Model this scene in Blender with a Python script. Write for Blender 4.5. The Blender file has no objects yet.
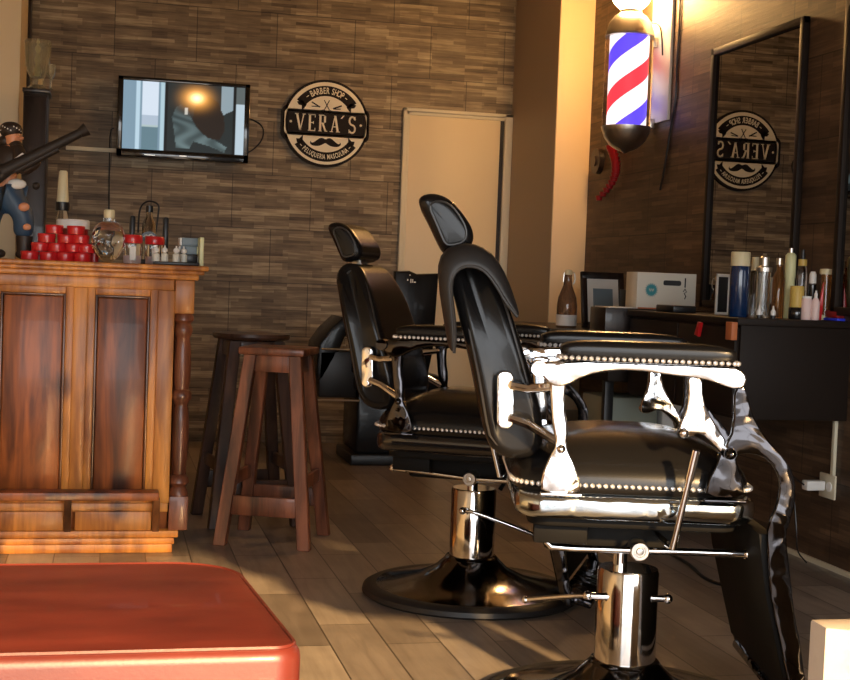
import bpy, bmesh, math, random
from mathutils import Vector, Matrix
random.seed(7)
PI = math.pi
R_ = math.radians
sc = bpy.context.scene
COL = sc.collection

# ------------------------------------------------------------------ camera
FPX = 1350.0
CAMPOS = Vector((0, 0, 1.0))
CROT = Matrix.Rotation(-R_(13.3), 3, 'Z') @ Matrix.Rotation(R_(90 - 2.46), 3, 'X') @ Matrix.Rotation(R_(2.2), 3, 'Z')
cd = bpy.data.cameras.new('camera'); cam = bpy.data.objects.new('camera', cd); COL.objects.link(cam)
cam.matrix_world = Matrix.Translation(CAMPOS) @ CROT.to_4x4()
cd.sensor_width = 36; cd.lens = FPX * 36 / 850; cd.clip_start = .05
sc.camera = cam

def at(px, py, X=None, Y=None, Z=None):
    """measured point of the photo turned into a place on a wall / floor / counter plane"""
    d = CROT @ Vector(((px - 425) / FPX, -(py - 340) / FPX, -1))
    if X is not None: t = (X - CAMPOS.x) / d.x
    elif Y is not None: t = (Y - CAMPOS.y) / d.y
    else: t = (Z - CAMPOS.z) / d.z
    return CAMPOS + d * t

# ------------------------------------------------------------------ materials
def mat(name, color=(.5, .5, .5), rough=.5, metal=0., trans=0., emit=None, estr=0., coat=0., ior=1.45, spec=None):
    m = bpy.data.materials.new(name); m.use_nodes = True
    b = m.node_tree.nodes['Principled BSDF']
    b.inputs['Base Color'].default_value = (*color, 1)
    b.inputs['Roughness'].default_value = rough
    b.inputs['Metallic'].default_value = metal
    b.inputs['Transmission Weight'].default_value = trans
    b.inputs['IOR'].default_value = ior
    b.inputs['Coat Weight'].default_value = coat
    if spec is not None: b.inputs['Specular IOR Level'].default_value = spec
    if emit:
        b.inputs['Emission Color'].default_value = (*emit, 1); b.inputs['Emission Strength'].default_value = estr
    return m

def nd(m, t, **kw):
    n = m.node_tree.nodes.new(t)
    for k, v in kw.items(): setattr(n, k, v)
    return n
def lk(m, a, b): m.node_tree.links.new(a, b)
def bsdf(m): return m.node_tree.nodes['Principled BSDF']
def ramp(m, fac, stops):
    r = nd(m, 'ShaderNodeValToRGB')
    el = r.color_ramp.elements
    while len(el) < len(stops): el.new(.5)
    for e, (p, c) in zip(el, stops): e.position = p; e.color = (*c, 1)
    lk(m, fac, r.inputs[0]); return r.outputs[0]
def coords(m, scale=(1, 1, 1), rot=(0, 0, 0), loc=(0, 0, 0)):
    tc = nd(m, 'ShaderNodeTexCoord'); mp = nd(m, 'ShaderNodeMapping')
    mp.inputs['Scale'].default_value = scale; mp.inputs['Rotation'].default_value = rot; mp.inputs['Location'].default_value = loc
    lk(m, tc.outputs['Object'], mp.inputs[0]); return mp.outputs[0]
def noise(m, vec, scale, detail=3, rough=.5, dist=0):
    n = nd(m, 'ShaderNodeTexNoise'); n.inputs['Scale'].default_value = scale
    n.inputs['Detail'].default_value = detail; n.inputs['Roughness'].default_value = rough; n.inputs['Distortion'].default_value = dist
    lk(m, vec, n.inputs['Vector']); return n.outputs['Fac']
def mix(m, fac, a, b, typ='MIX'):
    n = nd(m, 'ShaderNodeMix', data_type='RGBA', blend_type=typ)
    for s, v in ((0, fac), (6, a), (7, b)):
        if hasattr(v, 'is_linked'): lk(m, v, n.inputs[s])
        elif s == 0: n.inputs[0].default_value = v
        else: n.inputs[s].default_value = (*v, 1)
    return n.outputs[2]
def bump(m, h, strength=.3, dist=.01):
    b = nd(m, 'ShaderNodeBump'); b.inputs['Strength'].default_value = strength; b.inputs['Distance'].default_value = dist
    lk(m, h, b.inputs['Height']); lk(m, b.outputs[0], bsdf(m).inputs['Normal'])
def brick(m, vec, w, h, mortar, off=.5, freq=2, c1=(0, 0, 0), c2=(1, 1, 1), cm=(0, 0, 0), smooth=.1):
    n = nd(m, 'ShaderNodeTexBrick'); n.offset = off; n.offset_frequency = freq
    n.inputs['Scale'].default_value = 1; n.inputs['Brick Width'].default_value = w; n.inputs['Row Height'].default_value = h
    n.inputs['Mortar Size'].default_value = mortar; n.inputs['Mortar Smooth'].default_value = smooth
    n.inputs['Color1'].default_value = (*c1, 1); n.inputs['Color2'].default_value = (*c2, 1); n.inputs['Mortar'].default_value = (*cm, 1)
    lk(m, vec, n.inputs['Vector']); return n

def stone_strips(name, axis, dark, midc, light, rough=.55):
    """wall tile printed with thin horizontal strips; axis: which world axis runs along the wall"""
    m = mat(name, rough=rough)
    tc = nd(m, 'ShaderNodeTexCoord'); sx = nd(m, 'ShaderNodeSeparateXYZ'); cb = nd(m, 'ShaderNodeCombineXYZ')
    lk(m, tc.outputs['Object'], sx.inputs[0]); lk(m, sx.outputs[axis], cb.inputs[0]); lk(m, sx.outputs['Z'], cb.inputs[1])
    v = cb.outputs[0]
    s1 = brick(m, v, .21, .02, .0, .37, 3); s2 = brick(m, v, .30, .04, .0, .61, 2)
    s3 = brick(m, v, .47, .08, .0, .5, 2)
    big = brick(m, v, .47, .32, .0022, .5, 2, (1, 1, 1), (.80, .80, .80), (0, 0, 0), .0)
    st = nd(m, 'ShaderNodeMapping'); st.inputs['Scale'].default_value = (4, 60, 1); lk(m, v, st.inputs[0])
    n = noise(m, st.outputs[0], 1.3, 5, .6)
    n2 = noise(m, v, 7, 3)
    def mt(op, a, b):
        q = nd(m, 'ShaderNodeMath', operation=op)
        for i, x in enumerate((a, b)):
            if hasattr(x, 'is_linked'): lk(m, x, q.inputs[i])
            else: q.inputs[i].default_value = x
        return q.outputs[0]
    val = mt('MULTIPLY', s1.outputs[0], .30)
    val = mt('ADD', val, mt('MULTIPLY', s2.outputs[0], .24))
    val = mt('ADD', val, mt('MULTIPLY', s3.outputs[0], .06))
    val = mt('ADD', val, mt('MULTIPLY', n, .75)); val = mt('ADD', val, mt('MULTIPLY', n2, .25)); val = mt('SUBTRACT', val, .34)
    c = ramp(m, val, [(0.12, dark), (.5, midc), (.88, light)])
    c = mix(m, .75, c, big.outputs[0], 'MULTIPLY')
    lk(m, c, bsdf(m).inputs['Base Color'])
    bump(m, val, .35, .004)
    return m

def wood(name, dark, light, rough=.4, grain=(15, 15, 1.3), coat=.2, knots=True, blotch=.5):
    m = mat(name, rough=rough, coat=coat)
    v = coords(m, grain)
    n1 = noise(m, v, 1, 6, .6, .6); 
    v2 = coords(m, (7, 7, 1.4)); n2 = noise(m, v2, 1.4, 3, .5, 1.2)
    c = ramp(m, n1, [(.32, dark), (.62, light)])
    c2 = ramp(m, n2, [(.36, (blotch * .45, blotch * .38, blotch * .34)), (.56, (1, 1, 1))])
    c = mix(m, .8, c, c2, 'MULTIPLY')
    if knots:
        vo = nd(m, 'ShaderNodeTexVoronoi'); vo.inputs['Scale'].default_value = 1.0
        lk(m, coords(m, (5.5, 5.5, 3.2), loc=(.3, .2, .35)), vo.inputs['Vector'])
        k = ramp(m, vo.outputs['Distance'], [(.09, (.10, .05, .03)), (.22, (1, 1, 1))])
        c = mix(m, .8, c, k, 'MULTIPLY')
    lk(m, c, bsdf(m).inputs['Base Color']); bump(m, n1, .15, .003)
    return m

M = {}
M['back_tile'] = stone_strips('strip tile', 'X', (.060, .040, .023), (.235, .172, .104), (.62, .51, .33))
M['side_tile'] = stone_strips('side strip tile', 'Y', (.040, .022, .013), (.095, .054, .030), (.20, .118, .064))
M['cream'] = mat('cream paint', (.88, .70, .44), .6)
M['pillar'] = mat('pillar paint', (.80, .60, .36), .5)
M['greige'] = mat('pillar side tone', (.42, .31, .20), .5)
M['doorcol'] = mat('door paint', (.78, .64, .42), .45)
M['ceil'] = mat('ceiling paint', (.38, .31, .23), .8)
M['trimcream'] = mat('trim paint', (.72, .65, .48), .5)
M['leather'] = mat('black leather', (.007, .0065, .0065), .26, coat=.08, spec=.28)
_n = noise(M['leather'], coords(M['leather']), 220, 3); bump(M['leather'], _n, .12, .001)
M['piping'] = mat('piping', (.03, .028, .026), .3)
M['chrome'] = mat('chrome', (.80, .81, .84), .09, 1)
M['chrome_plain'] = mat('smooth chrome', (.80, .81, .84), .08, 1)
M['chrome_dark'] = mat('dark chrome', (.055, .052, .055), .10, 1)
M['chrome_mid'] = mat('reflection tinted chrome', (.50, .56, .60), .10, 1); bump(M['chrome_mid'], noise(M['chrome_mid'], coords(M['chrome_mid']), 7, 2, .5, .6), .4, .03)  # bluish tint carries the blue-white reflections on the seat frame
M['column'] = mat('column chrome', (.52, .50, .48), .08, 1)
M['base_metal'] = mat('base metal', (.20, .18, .17), .12, 1)
for _k in ('chrome', 'chrome_dark'):
    bump(M[_k], noise(M[_k], coords(M[_k]), 8, 2, .5, .6), .5, .03)
M['nail'] = mat('polished nail heads', (.95, .93, .92), .32, .8)
M['steel'] = mat('steel', (.62, .58, .52), .32, 1)
M['black'] = mat('black plastic', (.012, .011, .011), .35)
M['black_gloss'] = mat('black gloss', (.010, .009, .009), .12, coat=.5)
M['flat_black'] = mat('flat black steel', (.006, .0055, .005), .6, spec=.12)
M['rubber'] = mat('rubber', (.015, .013, .012), .5)
M['darkwood'] = wood('espresso wood', (.012, .007, .005), (.035, .02, .014), .35, knots=False)
M['pine'] = wood('honey pine', (.30, .085, .014), (.72, .29, .050), .42, coat=.08, blotch=.95)
M['pine_dark'] = wood('stained pine', (.09, .020, .005), (.42, .11, .018), .42, coat=.08, blotch=.6)
M['pine_line'] = wood('dark moulding', (.06, .02, .008), (.2, .07, .02), .35, knots=False)
M['stool'] = wood('red brown stool wood', (.045, .014, .008), (.30, .098, .044), .42, knots=False, blotch=.8)
M['stool_dark'] = wood('dark stool wood', (.03, .012, .008), (.10, .045, .025), .4, knots=False)
M['red_leather'] = mat('red leather', (.40, .055, .028), .40, coat=.06, spec=.6)
_v = coords(M['red_leather'], (3, 9, 9)); _n = noise(M['red_leather'], _v, 1.2, 3)
lk(M['red_leather'], ramp(M['red_leather'], _n, [(.3, (.085, .012, .008)), (.7, (.165, .027, .016))]), bsdf(M['red_leather']).inputs['Base Color'])
bump(M['red_leather'], noise(M['red_leather'], coords(M['red_leather']), 160, 3), .1, .002)
M['mirror'] = mat('mirror glass', (.34, .335, .33), .0, 1)
M['matte_dark'] = mat('matte dark wood', (.016, .010, .007), .55, spec=.25)
M['crystal'] = mat('cut crystal', (.85, .80, .60), .05, trans=.85)  # yellow tint carries the golden highlights of the glass
M['glass'] = mat('clear glass', (.93, .95, .95), .02, trans=1, ior=1.45)
M['amber'] = mat('amber glass', (.55, .25, .08), .05, trans=.8)
M['blue_liquid'] = mat('blue bottle', (.005, .022, .075), .14, coat=.4)
M['cap_cream'] = mat('cream plastic', (.72, .62, .38), .4)
M['white'] = mat('white plastic', (.8, .78, .74), .4)
M['paper'] = mat('paper', (.75, .72, .66), .7)
M['red'] = mat('red plastic', (.55, .012, .015), .3, coat=.4)
M['red_dark'] = mat('dark red plastic', (.30, .010, .012), .3)
M['pink'] = mat('pink label', (.78, .58, .54), .45)
M['blue'] = mat('bright blue plastic', (.03, .05, .75), .4)
M['yellow'] = mat('yellow label', (.62, .42, .10), .45)
M['pale_yellow'] = mat('pale yellow plastic', (.68, .66, .36), .4)
M['greyblue'] = mat('grey blue card', (.18, .24, .28), .5)
M['teal'] = mat('teal print', (.05, .28, .32), .5)
M['orange'] = mat('terracotta orange', (.55, .17, .06), .5)
M['boxwhite'] = mat('white card', (.72, .68, .58), .6)
M['palebox'] = mat('worn cream paint', (.80, .68, .54), .5)
_n = noise(M['palebox'], coords(M['palebox']), 9, 5)
lk(M['palebox'], ramp(M['palebox'], _n, [(.30, (.42, .33, .24)), (.42, (.60, .51, .41))]), bsdf(M['palebox']).inputs['Base Color'])
M['jeans'] = mat('painted jeans', (.035, .07, .12), .5)
M['skin'] = mat('painted skin', (.60, .25, .12), .4)
M['hair'] = mat('painted hair', (.03, .018, .012), .5)
M['signblack'] = mat('sign black', (.014, .009, .008), .6, spec=.2)
M['signcream'] = mat('sign cream', (.88, .80, .62), .45)
M['gunmetal'] = mat('gun metal', (.022, .015, .011), .6, 0)
M['pavement'] = mat('pavement', (.16, .17, .18), .8)
M['fabric'] = mat('black cape cloth', (.016, .014, .013), .5)

# floor planks: wood-look tiles running away from the street door
m = mat('floor tile', rough=.34); M['floor'] = m
v = coords(m, rot=(0, 0, R_(90)))
b1 = brick(m, v, .60, .155, .0022, .36, 2, (0, 0, 0), (1, 1, 1), (.5, .5, .5), 0)
mo = brick(m, v, .60, .155, .0022, .36, 2, (1, 1, 1), (1, 1, 1), (.22, .2, .18), 0)
n1 = noise(m, coords(m, (26, 2.4, 1)), 1, 6, .6, .8); n2 = noise(m, coords(m, (1, 1, 1)), 5, 3)
c = ramp(m, b1.outputs[0], [(0, (.195, .155, .125)), (.5, (.295, .240, .195)), (1, (.42, .345, .275))])
c = mix(m, .55, c, ramp(m, n1, [(.3, (.45, .42, .40)), (.65, (1.0, 1.0, 1.0))]), 'MULTIPLY')
c = mix(m, .5, c, ramp(m, n2, [(.3, (.6, .6, .6)), (.6, (1, 1, 1))]), 'MULTIPLY')
c = mix(m, 1.0, c, mo.outputs[0], 'MULTIPLY')
lk(m, c, bsdf(m).inputs['Base Color']); bump(m, n1, .12, .002)

# ------------------------------------------------------------------ mesh helpers
def nb(): return bmesh.new()
def merge(bm, t, mtx=None):
    if mtx is not None: t.transform(mtx)
    me = bpy.data.meshes.new('tmp'); t.to_mesh(me); t.free(); bm.from_mesh(me); bpy.data.meshes.remove(me)
def box(bm, c, s, bevel=0, rot=None, seg=2):
    t = nb(); bmesh.ops.create_cube(t, size=1)
    t.transform(Matrix.Diagonal((*s, 1)))
    if bevel: bmesh.ops.bevel(t, geom=t.edges[:], offset=min(bevel, min(s) * .45), segments=seg, profile=.5, affect='EDGES')
    mt = Matrix.Translation(c) @ (rot.to_4x4() if rot else Matrix.Identity(4))
    merge(bm, t, mt); return bm
def bx(bm, x0, x1, y0, y1, z0, z1, bevel=0, seg=2):
    return box(bm, ((x0 + x1) / 2, (y0 + y1) / 2, (z0 + z1) / 2), (abs(x1 - x0), abs(y1 - y0), abs(z1 - z0)), bevel, None, seg)
def cyl(bm, p0, p1, r0, r1=None, n=24):
    p0, p1 = Vector(p0), Vector(p1); r1 = r0 if r1 is None else r1
    d = p1 - p0; t = nb()
    bmesh.ops.create_cone(t, cap_ends=True, segments=n, radius1=r0, radius2=r1, depth=d.length)
    merge(bm, t, Matrix.Translation((p0 + p1) / 2) @ d.to_track_quat('Z', 'Y').to_matrix().to_4x4()); return bm
def ball(bm, c, r, s=(1, 1, 1), sub=2):
    t = nb(); bmesh.ops.create_icosphere(t, subdivisions=sub, radius=r)
    merge(bm, t, Matrix.Translation(c) @ Matrix.Diagonal((*s, 1))); return bm
def lathe(bm, prof, c=(0, 0, 0), n=40, mtx=None):
    t = nb(); rings = []
    for r, z in prof:
        if r < 1e-5: rings.append([t.verts.new((0, 0, z))])
        else: rings.append([t.verts.new((r * math.cos(2 * PI * i / n), r * math.sin(2 * PI * i / n), z)) for i in range(n)])
    for a, b in zip(rings, rings[1:]):
        for i in range(n):
            j = (i + 1) % n
            f = ([a[0]] if len(a) == 1 else [a[i], a[j]]) + ([b[0]] if len(b) == 1 else [b[j], b[i]])
            if len(f) > 2: t.faces.new(f)
    for ring, top in ((rings[0], 0), (rings[-1], 1)):
        if len(ring) > 1: t.faces.new(ring if top else ring[::-1])
    bmesh.ops.recalc_face_normals(t, faces=t.faces[:])
    merge(bm, t, Matrix.Translation(c) @ (mtx or Matrix.Identity(4))); return bm
def tube(bm, pts, r, n=10, smooth=0):
    pts = [Vector(p) for p in pts]
    for _ in range(smooth):
        q = [pts[0]]
        for a, b in zip(pts, pts[1:]): q += [a.lerp(b, .25), a.lerp(b, .75)]
        q.append(pts[-1]); pts = q
    t = nb(); rings = []; up = None
    for i, p in enumerate(pts):
        d = (pts[min(i + 1, len(pts) - 1)] - pts[max(i - 1, 0)]).normalized()
        if up is None: up = d.orthogonal().normalized()
        up = (up - d * up.dot(d)).normalized(); s = d.cross(up)
        rr = r[i] if isinstance(r, (list, tuple)) and not smooth else (r if not isinstance(r, (list, tuple)) else r[0])
        rings.append([t.verts.new(p + (up * math.cos(2 * PI * k / n) + s * math.sin(2 * PI * k / n)) * rr) for k in range(n)])
    for a, b in zip(rings, rings[1:]):
        for k in range(n): t.faces.new((a[k], a[(k + 1) % n], b[(k + 1) % n], b[k]))
    t.faces.new(rings[0][::-1]); t.faces.new(rings[-1])
    bmesh.ops.recalc_face_normals(t, faces=t.faces[:])
    merge(bm, t); return bm
def prism(bm, pts, a0, a1, axis='y', bevel=0, mtx=None, seg=2):
    """outline pts (u,w) extruded from a0 to a1 along the axis (y: u=x w=z, z: u=x w=y, x: u=y w=z)"""
    def P(u, w, a): return {'y': (u, a, w), 'z': (u, w, a), 'x': (a, u, w)}[axis]
    t = nb(); A = [t.verts.new(P(u, w, a0)) for u, w in pts]; B = [t.verts.new(P(u, w, a1)) for u, w in pts]
    n = len(pts); fa = t.faces.new(A); fb = t.faces.new(B[::-1])
    for i in range(n): t.faces.new((A[i], B[i], B[(i + 1) % n], A[(i + 1) % n]))
    bmesh.ops.recalc_face_normals(t, faces=t.faces[:])
    if bevel:
        ed = list(set(fa.edges) | set(fb.edges))
        bmesh.ops.bevel(t, geom=ed, offset=bevel, segments=seg, profile=.5, affect='EDGES')
    big = [f for f in t.faces if len(f.verts) > 4]
    if big: bmesh.ops.triangulate(t, faces=big)
    merge(bm, t, mtx); return bm
def rrect(x0, x1, y0, y1, r, n=8):
    out = []
    for cx, cy, a in ((x1 - r, y1 - r, 0), (x0 + r, y1 - r, 90), (x0 + r, y0 + r, 180), (x1 - r, y0 + r, 270)):
        for k in range(n + 1):
            q = R_(a + 90 * k / n); out.append((cx + r * math.cos(q), cy + r * math.sin(q)))
    return out
def smoothpoly(pts, it=2):
    for _ in range(it):
        q = []
        for i in range(len(pts)):
            a, b = pts[i], pts[(i + 1) % len(pts)]
            q += [(a[0] * .75 + b[0] * .25, a[1] * .75 + b[1] * .25), (a[0] * .25 + b[0] * .75, a[1] * .25 + b[1] * .75)]
        pts = q
    return pts
def sell(bm, c, s, p=4, q=4, rot=None, nu=48, nv=24, warp=None, flat=None):
    """superellipsoid pad: half sizes s, p horizontal squareness, q vertical squareness"""
    t = nb(); rings = []
    def sp(x, e): return math.copysign(abs(x) ** e, x)
    for j in range(nv + 1):
        ph = -PI / 2 + PI * j / nv
        cz, sz = sp(math.cos(ph), 2 / q), sp(math.sin(ph), 2 / q)
        ring = []
        for i in range(nu):
            th = 2 * PI * i / nu
            v = Vector((cz * sp(math.cos(th), 2 / p), cz * sp(math.sin(th), 2 / p), sz))
            if warp: v = warp(v)
            w = Vector((v.x * s[0], v.y * s[1], v.z * s[2]))
            if flat is not None and w.z < flat: w.z = flat
            ring.append(w)
            if j in (0, nv): break
        rings.append([t.verts.new(w) for w in ring])
    for a, b in zip(rings, rings[1:]):
        for i in range(nu):
            j = (i + 1) % nu
            f = ([a[0]] if len(a) == 1 else [a[i], a[j]]) + ([b[0]] if len(b) == 1 else [b[j], b[i]])
            t.faces.new(f)
    bmesh.ops.recalc_face_normals(t, faces=t.faces[:])
    merge(bm, t, Matrix.Translation(c) @ (rot.to_4x4() if rot else Matrix.Identity(4))); return bm
def pad_loft(bm, poly, half, r, ywarp=None, n=14):
    """upholstered slab: side outline poly (x,z) lofted across y with a rounded edge of radius r"""
    cx = sum(p[0] for p in poly) / len(poly); cz = sum(p[1] for p in poly) / len(poly)
    ar = sum(math.hypot(p[0] - cx, p[1] - cz) for p in poly) / len(poly)
    N = len(poly); nrm = []
    for i in range(N):
        a, b_ = poly[i - 1], poly[(i + 1) % N]; d = Vector((b_[0] - a[0], b_[1] - a[1])).normalized(); q = Vector((d.y, -d.x))
        if q.dot(Vector((poly[i][0] - cx, poly[i][1] - cz))) > 0: q = -q
        nrm.append(q)
    ys = [(half - r + r * math.sin(PI / 2 * k / 6), r * (1 - math.cos(PI / 2 * k / 6))) for k in range(7)]
    ys = [(-y, i) for y, i in reversed(ys)] + [((half - r) * (2 * k / n - 1), 0) for k in range(1, n)] + ys
    t = nb(); rings = []
    for y, ins in ys:
        rings.append([t.verts.new((poly[i][0] + nrm[i].x * ins, y * (ywarp(poly[i][1]) if ywarp else 1), poly[i][1] + nrm[i].y * ins)) for i in range(N)])
    for a, b_ in zip(rings, rings[1:]):
        for i in range(N): t.faces.new((a[i], a[(i + 1) % N], b_[(i + 1) % N], b_[i]))
    for ring in (rings[0], rings[-1]):
        c_ = t.verts.new(sum((v.co for v in ring), Vector()) / N)
        for i in range(N): t.faces.new((ring[i], ring[(i + 1) % N], c_))
    bmesh.ops.recalc_face_normals(t, faces=t.faces[:])
    merge(bm, t); return bm
def RY(a): return Matrix.Rotation(R_(a), 3, 'Y')
def RX(a): return Matrix.Rotation(R_(a), 3, 'X')
def RZ(a): return Matrix.Rotation(R_(a), 3, 'Z')

def obj(name, bm, m, parent=None, sharp=38, label=None):
    me = bpy.data.meshes.new(name); bm.to_mesh(me); bm.free()
    me.materials.append(M[m] if isinstance(m, str) else m)
    for p in me.polygons: p.use_smooth = True
    me.set_sharp_from_angle(angle=R_(sharp))
    o = bpy.data.objects.new(name, me); COL.objects.link(o)
    if parent: o.parent = parent
    if label: o['label'] = label
    return o
def tag(o, label, cat, group=None):
    o['label'] = label; o['category'] = cat
    if group: o['group'] = group
    return o
def thing(name, label, cat, loc=(0, 0, 0), rotz=0, group=None):
    o = bpy.data.objects.new(name, None); COL.objects.link(o); o.empty_display_size = .1
    o.location = loc; o.rotation_euler = (0, 0, R_(rotz)); return tag(o, label, cat, group)
def struct(name, bm, m):
    o = obj(name, bm, m); o['kind'] = 'structure'; return o
def text_bm(s, size, xs=1.0, bold=.0):
    c = bpy.data.curves.new('t', 'FONT'); c.body = s; c.size = size; c.align_x = 'CENTER'; c.align_y = 'CENTER'; c.extrude = .0008; c.offset = bold
    o = bpy.data.objects.new('t', c); COL.objects.link(o)
    dg = bpy.context.evaluated_depsgraph_get(); me = bpy.data.meshes.new_from_object(o.evaluated_get(dg))
    t = nb(); t.from_mesh(me); bpy.data.objects.remove(o); bpy.data.curves.remove(c); bpy.data.meshes.remove(me)
    t.transform(Matrix.Diagonal((xs, 1, 1, 1)))
    return t
def skin_bm(verts, edges, radii, sub=2):
    me = bpy.data.meshes.new('s'); me.from_pydata(verts, edges, []); o = bpy.data.objects.new('s', me); COL.objects.link(o)
    sk = o.modifiers.new('s', 'SKIN'); sb = o.modifiers.new('u', 'SUBSURF'); sb.levels = sub; sb.render_levels = sub
    for i, r in enumerate(radii):
        s = me.skin_vertices[0].data[i]; s.radius = (r, r) if not isinstance(r, tuple) else r; s.use_root = (i == 0)
    dg = bpy.context.evaluated_depsgraph_get(); m2 = bpy.data.meshes.new_from_object(o.evaluated_get(dg))
    t = nb(); t.from_mesh(m2); bpy.data.objects.remove(o); return t

# ------------------------------------------------------------------ room
XW = 2.62; YB = 8.1; XL = -2.2; YF = -1.0; H = 2.95
struct('floor', bx(nb(), XL - .1, XW + .1, YF, YB + .1, -.1, 0), 'floor')
struct('ceiling', bx(nb(), XL - .1, XW + .1, YF - .15, YB + .1, H, H + .1), 'ceil')
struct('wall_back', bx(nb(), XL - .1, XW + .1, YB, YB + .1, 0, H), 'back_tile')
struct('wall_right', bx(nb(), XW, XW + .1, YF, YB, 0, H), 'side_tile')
struct('wall_left', bx(nb(), XL - .1, XL, YF, YB, 0, H), 'cream')
xp = at(20, 60, Y=7.4).x
struct('wall_partition', bx(nb(), XL, xp, 7.4, YB, 0, H), 'cream')
PX = 2.415
struct('wall_pillar', bx(nb(), PX + .004, XW, 7.235, YB, 0, H, .002), 'pillar')
struct('wall_pillar_side', bx(nb(), PX, PX + .0038, 7.236, YB, 0, H), 'greige')  # thin slab that makes the pillar's left face darker than its front
b = nb(); WT = 2.35
bx(b, XL - .1, -1.75, YF - .15, YF, 0, H); bx(b, 2.42, XW + .1, YF - .15, YF, 0, H); bx(b, -1.75, 2.42, YF - .15, YF, WT, H)
struct('wall_front', b, 'cream')
b = nb()
for x in (-1.75, -.35, 1.30, 2.38): bx(b, x, x + .04, YF - .1, YF - .05, 0, WT)
bx(b, -1.75, 2.42, YF - .1, YF - .05, WT - .05, WT)
struct('window_1', b, 'black')
struct('ground', bx(nb(), -30, 30, -40, YF, -.14, -.04), 'pavement')
b = nb(); bx(b, XW - .012, XW, YF, 7.23, 0, .018); struct('baseboard_right', b, 'trimcream')
# dark corner board at the left end of the tiled wall
a0 = at(20, 20, Y=8.0).x; a1 = at(31, 20, Y=8.0).x
struct('trim_1', bx(nb(), xp, a1, 7.98, YB, 0, H, .003), 'darkwood')
# door in the back wall
dx0 = 1.722; dx1 = PX; dt = 2.055
b = nb(); prof = .045
bx(b, dx0, dx0 + .022, YB - .03, YB, 0, dt, .004); bx(b, dx0, dx1, YB - .03, YB, dt - .022, dt, .004)
bx(b, dx0 + .022, dx0 + .042, YB - .018, YB, 0, dt - .022, .003); bx(b, dx0 + .022, dx1, YB - .018, YB, dt - .042, dt - .022, .003)
bx(b, dx1 - .05, dx1, YB - .03, YB, 0, dt, .004)
struct('trim_2', b, 'trimcream')
b = nb(); bx(b, dx0 + .042, dx1 - .075, YB - .012, YB - .001, 0.01, dt - .042, .002)
dr = struct('door_1', b, 'doorcol')
b = nb(); bx(b, dx1 - .075, dx1 - .05, YB - .006, YB - .001, 0, dt - .042); struct('trim_3', b, 'darkwood')
b = nb(); cyl(b, (dx0 + .1, YB - .012, 1.0), (dx0 + .1, YB - .05, 1.0), .012); tube(b, [(dx0 + .1, YB - .05, 1.0), (dx0 + .2, YB - .05, 1.0)], .009)
obj('door_handle', b, 'steel', dr)

# ------------------------------------------------------------------ barber chair
BELLR = [(-.235, .557), (-.150, .557), (-.155, .595), (-.172, .632), (-.186, .66), (-.184, .70), (-.194, .75), (-.192, .80), (-.18, .822), (-.235, .822), (-.226, .79), (-.222, .75), (-.216, .70), (-.206, .665), (-.224, .63), (-.237, .59)]
RAIL = [(-.25, .815), (-.25, .846), (.14, .846), (.172, .842), (.188, .825), (.186, .806), (.168, .797), (.135, .806), (.09, .818), (.03, .822), (-.04, .830), (-.10, .828), (-.155, .815), (-.195, .79), (-.225, .79)]
WISH = [(.066, .825), (.097, .825), (.102, .77), (.122, .73), (.162, .675), (.153, .652), (.128, .678), (.098, .702), (.075, .688), (.052, .688), (.052, .712), (.065, .742), (.070, .78)]
BELLF = [(.145, .668), (.172, .668), (.183, .63), (.195, .60), (.200, .562), (.116, .562), (.12, .60), (.135, .63)]
BAND = [(.162, .806), (.166, .713), (.148, .675), (.155, .650), (.19, .664), (.229, .659), (.258, .633), (.270, .601), (.266, .557), (.247, .512),
        (.249, .462), (.258, .376), (.272, .316), (.288, .255), (.304, .193), (.318, .13), (.333, .085), (.362, .085), (.349, .15), (.336, .22), (.328, .266), (.314, .317), (.304, .378), (.290, .464), (.287, .50),
        (.294, .52), (.303, .566), (.301, .609), (.282, .649), (.229, .701), (.200, .751), (.187, .806)]

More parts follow.
